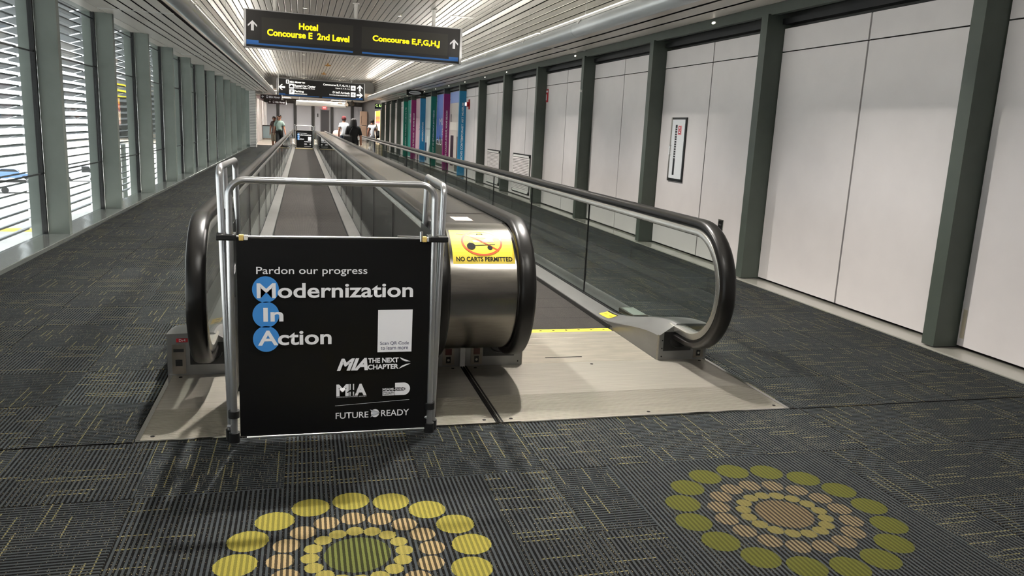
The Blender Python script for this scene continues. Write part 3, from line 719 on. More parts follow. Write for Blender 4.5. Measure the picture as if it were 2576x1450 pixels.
        bprint([(.2375, .285), (.241, .275), (.242, .262), (.262, .248), (.262, .244), (.242, .251), (.241, .238), (.247, .233), (.2375, .235), (.228, .233), (.234, .238), (.233, .251), (.213, .244), (.213, .248), (.233, .262), (.234, .275)], M_BANNER, 'plane_mark', .0009)
        bl('MIAMI INTERNATIONAL AIRPORT', (.161, .220, .313, .226))
        Dp = [(.458, .221), (.503, .221)] + [(.503 + .033 * math.sin(a), .255 - .034 * math.cos(a)) for a in [math.pi * k / 12 for k in range(1, 12)]] + [(.503, .289), (.458, .289)]
        bprint(Dp, W_, 'letter_block')
        bprint([(.458, .246), (.505, .246), (.510, .249), (.512, .2545), (.510, .260), (.505, .263), (.458, .263)], M_BANNER, 'letter_gap', .0005)
        bl('DADE', (.460, .2485, .508, .2605), bold=.02, e=.001); bl('MIAMI-', (.394, .248, .457, .262), bold=.02)
        bprint([(.394, .221), (.456, .221), (.456, .245), (.394, .245)], W_, 'county_box'); bl('COUNTY', (.397, .226, .453, .241), M_BANNER, .01, e=.001)
        bprint([(.154, .176), (.533, .194), (.533, .1955), (.154, .1775)], W_, 'rule')
        bl('FUTURE', (.157, .106, .323, .139), bold=.008); bl('READY', (.388, .109, .533, .143), bold=.008)
        bprint(circ(.357, .128, .021, .022), W_, 'globe_mark'); bprint([(.330, .150), (.385, .130), (.378, .126), (.332, .106), (.345, .128)], mat('print_silver', (214, 218, 226), .5), 'dart_mark', .0004)
        for p in (((.333, .147), (.383, .130)), ((.338, .137), (.383, .129)), ((.334, .110), (.383, .127)), ((.338, .119), (.383, .128))):
            bprint([(p[0][0], p[0][1]), (p[1][0], p[1][1]), (p[1][0], p[1][1] + .0012), (p[0][0], p[0][1] + .0012)], M_BANNER, 'dart_line', .0008)
    else:
        bl('MIA THE NEXT CHAPTER', (.162, .363, .537, .428), bold=.03); bl('MIA', (.160, .228, .312, .291), bold=.04)
        bprint([(.458, .221), (.536, .221), (.536, .289), (.458, .289)], W_, 'letter_block'); bl('FUTURE READY', (.157, .106, .533, .143))
    return t
b1 = barrier((.1535, 3.935, 0), 'black Modernization In Action banner barrier closing the near end of the walkway')
b2 = barrier((.11, 48.35, .004), 'small distant barrier with the same black banner at the walkway far end', True)

# ------------------------------------------------------------------ hanging signs
def arrow(c, s, ang):     # up arrow with swept head, local (u,v) points
    p = [(0, .5), (.45, .06), (.45, -.13), (.14, .16), (.14, -.5), (-.14, -.5), (-.14, .16), (-.45, -.13), (-.45, .06)]
    ca, sa = math.cos(ang), math.sin(ang)
    return [(c[0] + s * (u * ca - v * sa), c[1] + s * (u * sa + v * ca)) for u, v in p]
def signpoly(pts, m, name, parent, y=-.001):
    mb = MB(); mb.add([(u, y, v) for u, v in pts], [tuple(range(len(pts)))]); return mb.build(name, m, parent, False, 35, True)
def rect(a, b, c, d): return [(a, b), (c, b), (c, d), (a, d)]
def sign(name, loc, w, h, tilt, label, rods):
    t = thing(name, loc, label, 'sign'); t.rotation_euler.y = tilt
    hw, hh = w / 2, h / 2
    MB().box(-hw + .03, hw - .03, 0, .16, -hh + .012, hh - .012).build('sign_face', M_SIGN, t, False, 35, True)
    for x in (-hw, hw - .05): MB().box(x, x + .05, -.012, .175, -hh, hh).build('end_frame', M_ALU, t, False, 35, True, .004)
    for z in (-hh, hh - .014): MB().box(-hw + .05, hw - .05, -.01, .17, z, z + .014).build('edge_frame', M_ALU, t, False, 35, True)
    for x, z1 in rods:
        MB().tube([(x, .08, hh), (x, .08, z1)], .04, 16).build('hanger_pole', M_WHITE, t, True, 50, True)
        MB().tube([(x, .08, z1 - .02), (x, .08, z1)], .075, 16).build('pole_flange', M_WHITE, t, True, 50, True)
    return t
s1 = sign('hanging_sign', (1.15, 18.07, 3.423), 4.65, .777, R(.79), 'large black hanging sign with yellow LED lettering Hotel and Concourse', ((-1.70, .70), (-.02, .72), (1.68, .74)))
for a, b in (((-1.966, -.215), (-.074, .244)), ((.108, -.22), (2.004, .243))): signpoly(rect(a[0], a[1], b[0], b[1]), M_SCREEN, 'screen', s1, -.002)
LY = (0, -.005, 0)
letter('Hotel', M_LED, s1, (-1.207, .058, -.814, .192), LY, bold=.028)
letter('Concourse E  2nd Level', M_LED, s1, (-1.854, -.118, -.152, .016), LY, bold=.028)
letter('Concourse E,F,G,H,J', M_LED, s1, (.345, -.075, 1.821, .08), LY, bold=.028)
signpoly(arrow((-2.15, .06), .205, 0), M_PRINT_W, 'arrow', s1, -.003); signpoly(arrow((2.145, .048), .205, 0), M_PRINT_W, 'arrow', s1, -.003)
signpoly(rect(-2.271, -.325, -2.026, -.232), M_SIGNBLUE, 'blue_block', s1, -.003); signpoly(rect(-2.03, -.325, -.071, -.288), M_SIGNBLUE, 'blue_bar', s1, -.003)
signpoly(rect(2.041, -.325, 2.254, -.235), M_SIGNBLUE, 'blue_block', s1, -.003); signpoly(rect(.123, -.325, 2.045, -.288), M_SIGNBLUE, 'blue_bar', s1, -.003)

s2 = sign('hanging_sign', (1.128, 50.3, 3.491), 5.2, 1.03, R(.53), 'distant black hanging sign with white lettering, arrows and blue bars', ((-1.8, .63), (1.8, .65)))
def sl(s_, b, bold=.03): letter(s_, M_LIT, s2, (b[0], b[1], b[2], b[3]), LY, bold=bold)
sl('MIA Mover to:', (-1.846, .285, -.956, .40)); sl('Rental Car Center', (-1.568, .075, -.338, .205)); sl('Centro de Alquiler de Autos', (-1.568, -.04, -.381, .052), .015)
sl('Parking', (-1.567, -.27, -1.029, -.128)); sl('Estacionamiento', (-1.567, -.362, -.834, -.285), .015)
sl('Concourse E, F, G, H, J', (.105, .235, 1.679, .375)); sl('Puerta E, F, G, H, J', (.84, .09, 1.681, .18), .015)
sl("D Int'l Arrivals", (.678, -.165, 1.684, -.035)); sl('Llegadas Internacionales D', (.482, -.315, 1.687, -.22), .015)
for c, a in (((-2.293, .006), math.pi / 2), ((2.29, .228), 0), ((2.286, -.18), -math.pi / 2)): signpoly(arrow(c, .37, a), M_LIT, 'arrow', s2, -.003)
for cx, cz, kind in ((-1.974, .34, 'train'), (-1.739, .093, 'car'), (-1.728, -.236, 'park'), (1.89, .212, 'plane'), (1.896, -.177, 'plane')):
    hs = .14 if kind != 'train' else .115
    ic = signpoly(rect(cx - hs * (.72 if kind == 'train' else 1), cz - hs, cx + hs * (.72 if kind == 'train' else 1), cz + hs), M_LIT, 'pictogram', s2, -.003)
    def ip(pts): signpoly([(cx + u * hs, cz + v * hs) for u, v in pts], M_SIGN, 'pictogram_mark', ic, -.005)
    if kind == 'train': ip([(-.3, -.7), (.3, -.7), (.22, .5), (.1, .8), (-.1, .8), (-.22, .5)])
    if kind == 'car': ip([(-.75, -.5), (.75, -.5), (.75, .0), (.5, .05), (.35, .5), (-.35, .5), (-.5, .05), (-.75, 0)])
    if kind == 'park': letter('P', M_SIGN, ic, (cx - .05, cz - .09, cx + .06, cz + .09), (0, -.005, 0), bold=.03)
    if kind == 'plane': ip([(0, .8), (.12, .6), (.12, .2), (.75, -.2), (.75, -.4), (.12, -.15), (.1, -.55), (.3, -.75), (-.3, -.75), (-.1, -.55), (-.12, -.15), (-.75, -.4), (-.75, -.2), (-.12, .2), (-.12, .6)])
signpoly(rect(-2.506, -.46, -2.091, -.345), M_SIGNBLUE, 'blue_block', s2, -.003); signpoly(rect(-2.1, -.46, -.117, -.415), M_SIGNBLUE, 'blue_bar', s2, -.003)
signpoly(rect(.057, -.46, 2.08, -.415), M_SIGNBLUE, 'blue_bar', s2, -.003); signpoly(rect(2.077, -.46, 2.482, -.345), M_SIGNBLUE, 'blue_block', s2, -.003)
M_BROWN = mat('sign_brown', (44, 24, 26), .4)
for loc, w, h, lab in (((-1.645, 46, 2.79), 1.1, .24, 'dark brown MIA Mover sign nearer the window wall end'), ((-1.51, 52, 2.655), 1.06, .23, 'lower dark brown MIA Mover sign further along the hall')):
    t = thing('hanging_sign', loc, lab, 'sign')
    MB().box(-w / 2, w / 2, 0, .08, -h / 2, h / 2).build('sign_face', M_BROWN, t, False, 35, True)
    MB().box(w / 2, w / 2 + .05, -.01, .09, -h / 2 - .01, h / 2 + .02).build('end_frame', M_WHITE, t, False, 35, True)
    for x in (-.4, .4): MB().tube([(x, .04, h / 2), (x, .04, 4.2 - loc[2] if loc[1] < 51 else 3.45 - loc[2])], .015, 8).build('hanger_pole', M_WHITE, t, True, 50, True)
    signpoly(arrow((-w * .39, 0), .13, math.pi / 2), M_PRINT_W, 'arrow', t, -.003)
    ic = signpoly(rect(-.24, -.065, -.15, .065), M_PRINT_W, 'pictogram', t, -.003); signpoly(rect(-.22, -.03, -.17, .05), M_BROWN, 'pictogram_mark', ic, -.005)
    letter('MIA Mover', M_PRINT_W, t, (-.1, -.06, .48, .06), LY, bold=.03)

# ------------------------------------------------------------------ things on the right wall
XP = 5.22
def grille(y0, y1, lab):
    t = thing('vent_grille', (XP, (y0 + y1) / 2, .1), lab, 'vent', 'louvred wall vents')
    MB().box(XP - .012, XP - .002, y0 - .03, y1 + .03, .09, 1.05).build('recess', M_BLACK, t)
    MB().box(XP - .03, XP - .01, y0, y0 + .05, .12, 1.02).box(XP - .03, XP - .01, y1 - .05, y1, .12, 1.02).box(XP - .03, XP - .01, y0, y1, .12, .17).box(XP - .03, XP - .01, y0, y1, .97, 1.02).build('frame', M_WHITE, t)
    sl_ = MB().prism([(XP - .03, 0), (XP - .027, 0), (XP - .012, .03), (XP - .015, .03)], 'y', y0 + .05, y1 - .05).mesh('slat', M_PANEL)
    for k in range(21): link('slat', sl_, t, (-XP, -(y0 + y1) / 2, .175 + .0375 * k - .1))
grille(18.09, 19.64, 'square louvred vent low on the wall, nearer of the two')
grille(21.13, 22.58, 'square louvred vent low on the wall, further of the two')
# extinguisher cabinet
t = thing('extinguisher_cabinet', (XP, 10.475, 1.0), 'recessed white cabinet with narrow glass slot and red sticker', 'cabinet')
MB().box(XP - .02, XP - .002, 10.25, 10.70, .99, 1.895).build('recess', M_BLACK, t)
cd = MB().box(XP - .026, XP - .006, 10.275, 10.665, 1.03, 1.865).build('door', mat('cabinet_white', (222, 224, 226), .4), t)
MB().box(XP - .03, XP - .004, 10.665, 10.70, .99, 1.895).build('side_frame', M_STEEL_D, t)
MB().box(XP - .028, XP - .025, 10.50, 10.555, 1.08, 1.79).build('glass_slot', M_BLACK, cd)
for k in range(13): MB().box(XP - .03, XP - .027, 10.495, 10.545, 1.32 + .035 * k, 1.328 + .035 * k).build('slot_mark', M_PRINT_W, cd)
hd = MB().tube([(XP - .03, 10.64, 1.36), (XP - .055, 10.64, 1.37), (XP - .055, 10.64, 1.49), (XP - .03, 10.64, 1.50)], .006, 8).build('handle', M_CHROME, cd, True)
sk = MB().box(XP - .029, XP - .026, 10.365, 10.47, 1.65, 1.78).build('fire_sticker', mat('pink_sticker', (226, 150, 156), .5), cd)
for z in (1.665, 1.725): MB().box(XP - .031, XP - .028, 10.385, 10.45, z, z + .045).build('sticker_mark', M_RED, sk); MB().box(XP - .032, XP - .03, 10.402, 10.433, z + .012, z + .033).build('sticker_mark', M_PRINT_W, sk)
# fire extinguisher sticker
t = thing('fire_extinguisher_sign', (XP, 17.07, 2.25), 'small red and white fire extinguisher sticker on the panel', 'sign')
MB().box(XP - .004, XP - .001, 16.93, 17.20, 2.25, 2.53).build('sign_face', M_RED, t)
MB().box(XP - .006, XP - .003, 17.03, 17.10, 2.29, 2.42).box(XP - .006, XP - .003, 16.97, 17.16, 2.46, 2.5).build('sign_mark', M_PRINT_W, t)
# strobe alarm
t = thing('fire_alarm', (XP, 25.58, 2.21), 'red fire alarm strobe with clear lens on the wall', 'alarm')
MB().box(XP - .03, XP, 25.42, 25.60, 2.21, 2.52).build('back_plate', M_RED, t)
MB().box(XP - .10, XP - .03, 25.46, 25.57, 2.29, 2.44).build('horn', M_RED, t, False, 35, False, .01)
MB().box(XP - .14, XP - .10, 25.48, 25.56, 2.32, 2.42).build('lens', M_LIT, t)
# power outlet
t = thing('wall_outlet', (XP, 9.075, .47), 'small black and chrome outlet plate low on the white panel', 'outlet')
MB().box(XP - .005, XP - .001, 9.015, 9.145, .46, .60).build('plate', M_CHROME, t); MB().box(XP - .008, XP - .004, 9.04, 9.13, .475, .585).build('socket_block', M_BLACK, t)
MB().box(XP - .009, XP - .007, 9.05, 9.12, .525, .545).build('socket_face', M_CHROME, t)
# door knob on a far panel
tag(MB().tube([(XP, 17.33, 1.62), (XP - .03, 17.33, 1.62)], .016, 10).build('key_lock', M_CHROME, None, True), 'tiny round chrome lock in a white wall panel', 'lock')
# worn tape at the panel edge
tag(MB().box(XP - .0015, XP, 5.06, 5.10, .10, .34).build('tape_strip', mat('old_tape', (196, 184, 162), .5)), 'worn beige tape strip at the foot of the panel edge', 'tape')
tag(MB().box(4.965, 5.0, 14.13, 14.17, 2.36, 2.40).build('post_sensor', M_WHITE), 'little white sensor box on a dark post', 'sensor')
# small emissive ovals on the beam face
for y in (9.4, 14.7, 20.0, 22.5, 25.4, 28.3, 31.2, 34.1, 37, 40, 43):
    d = thing('glow_oval', (5.03, y, 3.045), 'small flat glowing oval on the beam', 'light', 'glowing ovals along the beam')
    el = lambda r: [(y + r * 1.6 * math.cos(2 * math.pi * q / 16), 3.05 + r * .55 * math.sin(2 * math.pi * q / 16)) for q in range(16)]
    MB().prism(el(.032), 'x', 5.024, 5.035).build('oval_rim', M_WHITE, d); MB().prism(el(.026), 'x', 5.018, 5.024).build('lens', M_OVAL, d)

# printed post wraps and murals
WR = {7: ((28, 132, 180), "BEACH'S CONTEMPORARY ART MUSEUM", 'blue'), 8: ((138, 28, 110), '00 COLLINS AVENUE, MIAMI BEACH', 'magenta'), 9: ((14, 116, 100), 'LOW US! @THEBASSMOA #ATTHEBASS', 'dark teal'),
      10: ((34, 128, 180), '#MIAMIMOUNTAIN', 'blue'), 11: ((140, 30, 108), 'ST IN THE HEART OF MIAMI BEACH', 'magenta'), 12: ((14, 130, 110), 'WEDNESDAY TO SUNDAY, 10 AM TO 5 PM', 'teal')}
for k, (c, txt, nm) in WR.items():
    y = 5.13 + 2.99 * k
    t = thing('post_wrap', (5.1, y, .05), 'bright %s printed wrap on a post reading %s' % (nm, ' '.join(txt.replace('00 ', '').replace('LOW US! ', '').replace('ST IN THE', 'in the').split()[:5])), 'wrap', 'printed post wraps')
    mm = mat('wrap_%s_%d' % (nm.replace(' ', '_'), k), c, .4)
    MB().box(4.996, 5.225, y - .004, y - .001, .05, 2.80).box(4.996, 4.999, y - .001, y + .128, .05, 2.80).build('sheet', mm, t)
    z1 = {7: 2.42, 8: 2.2, 9: 2.25, 10: 1.78, 11: 2.2, 12: 2.5}[k]; z0 = {7: .45, 8: .55, 9: .6, 10: .95, 11: .5, 12: .35}[k]
    letter(txt, M_PRINT_W, t, (0, -.036, z1 - z0, .036), (5.115, y - .0055, z0), (0, 0, 1), (-1, 0, 0), bold=.02, local=False)
def mural(k, lab, base):
    y = 5.13 + 2.99 * k + .15; t = thing('wall_mural', (XP, y + 1.35, .1), lab, 'mural', 'printed murals between the wrapped posts')
    MB().box(XP - .006, XP - .001, y, y + 2.7, .09, 2.85).build('sheet', mat('mural_base_%d' % k, base, .4), t)
    def pp(pts, c, nm, e=.0): 
        mb = MB(); mb.add([(XP - .008 - e, y + 2.7 * (1 - u), .09 + 2.76 * v) for u, v in pts], [tuple(range(len(pts)))]); mb.build(nm, mat('mural_%d_%d_%d' % c, c, .45), t)
    def pt(s_, b, c=M_PRINT_W, bold=.0):   # text read from the corridor: left end far
        letter(s_, c, t, (b[0] * 2.7, b[1] * 2.76, b[2] * 2.7, b[3] * 2.76), (XP - .012, y + 2.7, .09), (0, -1, 0), (0, 0, 1), bold=bold, local=False)
    return pp, pt
# (u runs from the far end, 0, to the near end, 1)
pp, pt = mural(7, 'mural of a pale stone building under blue sky beside the blue wrap', (206, 198, 190))
pp(rect(0, .86, 1, 1), (136, 162, 222), 'sky'); pp(rect(0, .52, 1, .62), (226, 220, 210), 'cornice'); pp(rect(.08, .06, .30, .45), (40, 26, 38), 'dark_banner', .001); pp(rect(.52, .10, .74, .44), (120, 96, 84), 'doorway', .001)
pp(rect(.05, .62, .12, .72), (110, 100, 96), 'slit', .001); pp(rect(.70, .62, .78, .72), (110, 100, 96), 'slit', .001); pp(rect(.4, 0, .95, .09), (86, 84, 74), 'shrubs', .002)
pp, pt = mural(8, 'blue sky mural with tall white letters above a dark skyline', (74, 112, 204))
pp(rect(0, 0, 1, .34), (70, 72, 62), 'city_ground'); pp([(0, .34), (.1, .42), (.2, .33), (.32, .44), (.45, .36), (.6, .46), (.75, .35), (.9, .43), (1, .34)], (46, 54, 58), 'city_tops', .001)
pp(rect(.05, .04, .95, .16), (190, 190, 186), 'city_street', .001); pt('MIAMI', (.25, .58, .98, .67)); pt('BEACH', (.5, .44, 1.0, .53)); pt('CULTURE', (.02, .30, .98, .38))
pp, pt = mural(9, 'pale mural of a modern building front with slanted stair', (196, 202, 200))
pp([(.35, .15), (.75, .55), (.75, .1)], (84, 92, 90), 'stair_shade', .001); pp(rect(.05, .50, .95, .53), (168, 174, 174), 'ledge_line', .001); pp(rect(0, .02, .16, .3), (28, 52, 88), 'dark_figure', .001); pp(rect(.2, .0, .34, .4), (222, 226, 226), 'pillar', .001)
pp, pt = mural(10, 'pink mural with black brush strokes beside the magenta wrap', (206, 172, 184))
for q in range(8):
    u = .3 + .07 * (q % 5); v = .14 + .065 * q; pp([(u, v), (u + .22, v + .05), (u + .42, v + .11), (u + .2, v + .07)], (40, 34, 46), 'brush_stroke', .001)
pp, pt = mural(11, 'teal mural with small pale lettering near the far end', (34, 150, 138))
pt('2017 2018', (.2, .70, .9, .76)); pt('THE BASS', (.2, .60, .9, .66))
t = thing('hanging_sign', (4.6, 34, 2.86), 'small black overhead sign with pale oval mark near the murals', 'sign')
MB().box(-.35, .35, 0, .06, 0, .22).build('sign_face', M_SIGN, t, False, 35, True)
signpoly([(.26 * math.cos(2 * math.pi * q / 24), .11 + .07 * math.sin(2 * math.pi * q / 24)) for q in range(24)], M_PRINT_W, 'oval_mark', t, -.002)
signpoly(rect(-.2, .095, .2, .125), M_SIGN, 'oval_bar', t, -.004)
for x in (-.25, .25): MB().tube([(x, .03, .22), (x, .03, .30)], .01, 8).build('hanger_pole', M_WHITE, t, True, 50, True)

# ------------------------------------------------------------------ far hall
hall = thing('wall_end', (1.5, 75, 0), 'pale panelled end wall with dark posts', None, None, 'structure')
MB().box(-14, 9, 75.2, 75.5, -.2, 4).build('backing', M_DARK, hall)
px = [-5.6, -3.85, -2.1, -.62, .95, 2.63, 4.43, 6.0, 7.6]
M_ENDP = mat('end_panel', (196, 198, 204), .5)
for x in px: MB().box(x - .11, x + .11, 74.95, 75.2, 0, 3.15).build('post', mat('end_post', (44, 45, 44), .5), hall)
for a, b in zip(px[:-1], px[1:]): MB().box(a + .13, b - .13, 75.1, 75.19, .05, 3.08).build('wall_panel', M_ENDP, hall)
MB().box(-14, 9, 74.9, 75.3, 3.12, 3.45).build('header', mat('end_header', (60, 58, 54), .6), hall)
dr = tag(thing('door_1', (1.99, 75.05, 0), 'dark grey door in the end wall below the red exit sign'), None, None, None, 'structure')
MB().box(1.64, 2.36, 75.02, 75.10, .02, 2.62).build('door_leaf', mat('door_grey', (66, 66, 70), .5), dr)
MB().box(1.58, 1.64, 75.0, 75.11, .02, 2.68).box(2.36, 2.42, 75.0, 75.11, .02, 2.68).box(1.58, 2.42, 75.0, 75.11, 2.62, 2.68).build('door_frame', mat('door_frame', (150, 150, 152), .5), dr)
t = thing('exit_sign', (1.95, 75, 2.72), 'glowing red exit sign above the dark grey door', 'sign')
MB().box(1.80, 2.10, 74.94, 75.0, 2.72, 2.95).build('sign_box', mat('exit_glow', (250, 70, 70), .5, emit=(255, 60, 60), es=1.6), t)
letter('EXIT', M_LIT, t, (1.83, 2.78, 2.07, 2.89), (0, 74.935, 0), local=False, bold=.02)
tag(MB().box(1.32, 1.42, 75.06, 75.1, 2.0, 2.3).build('card_reader', M_BLACK), 'small black card reader on the end wall by the door', 'card reader')
cl2 = thing('ceiling_hall', (0, 63, 3.45), 'white ceiling of the hall beyond the walkways', None, None, 'structure')
MB().box(-14, 9, 51.6, 75.4, 3.45, 3.6).build('slab', M_WHITE, cl2); MB().box(-14, 9, 51.5, 51.6, 3.45, 4.4).build('bulkhead', M_WHITE, cl2)
for y in (55, 60, 66, 71):
    for x in (-1.5, 3.0):
        t = thing('ceiling_panel_light', (x, y, 3.44), 'square white panel light in the far hall ceiling', 'light', 'panel lights in the far hall')
        MB().box(x - .6, x + .6, y - .3, y + .3, 3.43, 3.449).build('diffuser', M_TUBEGLOW, t)
        ld = bpy.data.lights.new('hall_lamp', 'AREA'); ld.shape = 'RECTANGLE'; ld.size = 1.2; ld.size_y = .6; ld.energy = P_END; ld.color = (1, .97, .92)
        lo = bpy.data.objects.new('hall_lamp', ld); COL.objects.link(lo); lo.parent = t; lo.location = (0, 0, -.02)
t = thing('cross_tube', (1.4, 62, 2.85), 'fat silver duct crossing the far hall below the ceiling', 'duct')
MB().tube([(-.45, 62, 2.87), (3.2, 62, 2.87)], .16, 24).build('duct_body', M_TUBE, t, True)
for x in (-.2, 2.9): MB().tube([(x, 62, 3.0), (x, 62, 3.45)], .012, 8).build('duct_hanger', M_ALU, t)
for q in range(4): MB().box(-.4 + .9 * q, .45 + .9 * q, 61.95, 62.05, 3.04, 3.09).build('light_strip', M_LAMP, t)
for x, z, lab in ((2.58, 2.86, 'flat white ceiling fixture left of the dome camera'), (3.02, 2.80, 'pale dome camera hanging below the far ceiling')):
    t = thing('dome_camera', (x, 58, z), lab, 'camera')
    MB().tube([(x, 58, z + .1), (x, 58, 3.45)], .03, 10).build('stem', M_WHITE, t, True)
    if x < 2.8: MB().sphere((x, 58, z + .06), .17, .17, .05, 16, 8).build('dish', M_WHITE, t, True, 60)
    else: MB().sphere((x, 58, z + .05), .13, .13, .15, 16, 10).build('dome', M_WHITE, t, True, 60); MB().sphere((x, 57.99, z - .06), .08, .08, .06, 12, 8).build('lens', M_BLACK, t, True, 60)
tag(MB().sphere((3.42, 58, 2.95), .17, .17, .17, 16, 10).tube([(3.42, 58, 3.1), (3.42, 58, 3.45)], .03, 8).build('black_speaker', M_BLACK, None, True, 60), 'black ball shaped speaker under the far ceiling', 'speaker')
# left side of the hall: striped end pier, bulkhead, pink and white fins
t = thing('louvred_pier', (-2.64, 46.6, 0), 'white pier of stacked horizontal slats ending the window wall', 'pier')
MB().box(-2.80, -2.50, 46.62, 47.55, 0, 3.1).build('core', mat('pier_core', (150, 152, 150), .6), t)
slm = MB().prism([(-2.82, 0), (-2.48, 0), (-2.48, .06), (-2.82, .06)], 'y', 46.58, 47.6).mesh('slat', M_WHITE)
for k in range(36): link('slat', slm, t, (2.64, -46.6, .03 + .0855 * k))
tag(MB().prism([(-3.3, 2.98), (-2.3, 2.98), (-1.65, 3.06), (-1.65, 3.5), (-3.3, 3.5)], 'y', 47.7, 51.4).build('trim_1', M_WHITE), 'pale bulkhead over the end of the window wall', None, None, 'structure')
wl2 = thing('wall_hall', (-3.1, 60, 0), 'pink and white upright panels on the hall side wall', None, None, 'structure')
MB().box(-3.5, -3.3, 47.6, 75, -.1, 3.5).build('backing', mat('hall_side', (120, 96, 100), .6), wl2)
for k in range(12):
    y = 48.5 + 2.15 * k; c = (206, 186, 190) if k % 2 else (170, 140, 148)
    MB().box(-3.3, -3.08 - .0 * k, y, y + 1.2, 0, 2.95).build('fin', mat('fin_%d' % (k % 2), c, .5), wl2)
    MB().box(-3.3, -3.0, y + 1.3, y + 1.5, 0, 3.0).build('fin_edge', M_WHITE, wl2)
t = thing('glass_guard', (-2.2, 66, 0), 'low glass guard rail with dark frame near the end wall', 'railing')
MB().box(-3.0, -1.5, 66, 66.03, .12, 1.05).build('glass_panel', mat('guard_glass', (150, 172, 178), .1, spec=.7), t)
MB().box(-3.05, -1.45, 65.98, 66.05, 1.05, 1.12).build('top_rail', M_BLACK, t); MB().box(-3.05, -1.45, 65.98, 66.05, 0, .12).build('bottom_rail', M_STEEL_D, t)
for x in (-3.05, -2.25, -1.5): MB().box(x, x + .05, 65.98, 66.05, 0, 1.12).build('post', M_BLACK, t)
# right side of the hall
wr2 = thing('wall_hall_right', (5.3, 60, 0), 'dark side wall of the far hall', None, None, 'structure')
MB().box(5.3, 5.6, 54.01, 75, -.1, 3.5).build('backing', mat('hall_dark', (44, 42, 40), .6), wr2)
t = thing('light_box', (5.2, 56.3, 0), 'bright advertising light box with dripping orange and yellow print', 'light box')
M_ADB = mat('ad_glow', (255, 226, 190), .5, emit=(255, 222, 184), es=.9)
MB().box(5.06, 5.24, 54.2, 58.4, .0, 2.55).build('case', M_BLACK, t); MB().box(5.045, 5.06, 54.25, 58.35, .2, 2.5).build('poster', M_ADB, t)
for n_, (c, zt, zb) in enumerate((((240, 190, 40), 2.5, 2.2), ((226, 96, 60), 2.32, 2.0), ((246, 150, 40), 2.1, 1.85), ((150, 60, 110), 1.95, 1.7))):
    pts = [(54.35, zt)] + [(54.35 + 3.3 * q / 12, zb - (.16 if q % 2 else -.04)) for q in range(13)] + [(57.65, zt)]
    mb = MB(); mb.add([(5.043 - .001 * (4 - n_), y, z) for y, z in pts], [tuple(range(len(pts)))]); mb.build('drip_print', mat('ad_%d' % n_, c, .5, emit=c, es=.8), t)
t = thing('overhead_sign', (5.0, 54.8, 2.62), 'small dark overhead sign with pale green lit letters', 'sign')
MB().box(4.72, 5.29, 54.8, 54.86, 2.62, 2.95).build('sign_face', M_SIGN, t)
letter('C, E,F', mat('lit_green', (220, 255, 170), .5, emit=(214, 255, 150), es=1.2), t, (4.78, 2.74, 5.22, 2.9), (0, 54.79, 0), local=False, bold=.03)
MB().box(4.78, 5.2, 54.79, 54.8, 2.66, 2.69).build('blue_bar', M_SIGNBLUE, t)
t = thing('tan_cabinet', (5.05, 68, 0), 'tall tan two part cabinet standing by the end wall', 'cabinet')
M_TAN = mat('tan_board', (170, 142, 122), .6, noise=.05, nscale=4)
MB().box(4.62, 5.2, 68, 68.5, 0, 1.42).build('lower_unit', M_TAN, t, False, 35, False, .01); MB().box(4.68, 5.25, 68.02, 68.5, 1.45, 2.6).build('upper_unit', M_TAN, t, False, 35, False, .01)
MB().box(4.76, 4.78, 67.99, 68.0, 1.6, 2.2).build('door_seam', M_DARK, t)

# sprinklers on the ceiling's centre line, small access plates
for y, wh in ((30.0, 'just past the yellow lettered sign'), (37.2, 'midway between the two large signs'), (44.0, 'just before the white lettered sign')):
    t = thing('sprinkler', (1.12, y, ZC - .12), 'brass sprinkler head on the ceiling ' + wh, 'sprinkler', 'brass ceiling sprinklers')
    mbr = mat('brass', (214, 160, 84), .35, metal=.7)
    MB().tube([(1.12, y, ZC), (1.12, y, ZC - .08)], .03, 12).build('stem', mbr, t, True)
    MB().tube([(1.12, y, ZC - .08), (1.12, y, ZC - .1), (1.12, y, ZC - .12)], .05, 12, True, [.04, .09, .05]).build('cup', mbr, t, True)
    for a in range(6): MB().tube([(1.12 + .07 * math.cos(a * 1.047), y + .07 * math.sin(a * 1.047), ZC - .1), (1.12 + .13 * math.cos(a * 1.047), y + .13 * math.sin(a * 1.047), ZC - .07)], .018, 6).build('deflector', mbr, t, True)
for x, y, wh in ((3.62, 18.9, 'beside the top corner of the yellow lettered sign'), (3.55, 30.5, 'further along on the panelled wall side'), (-1.2, 23.0, 'on the window side behind the yellow lettered sign'), (-1.25, 36.0, 'furthest along on the window side')):
    tag(MB().box(x - .28, x + .28, y - .1, y + .1, ZC - .012, ZC - .002).build('access_plate', M_WHITE), 'narrow white ceiling plate ' + wh, 'plate', 'access plates on the ceiling')

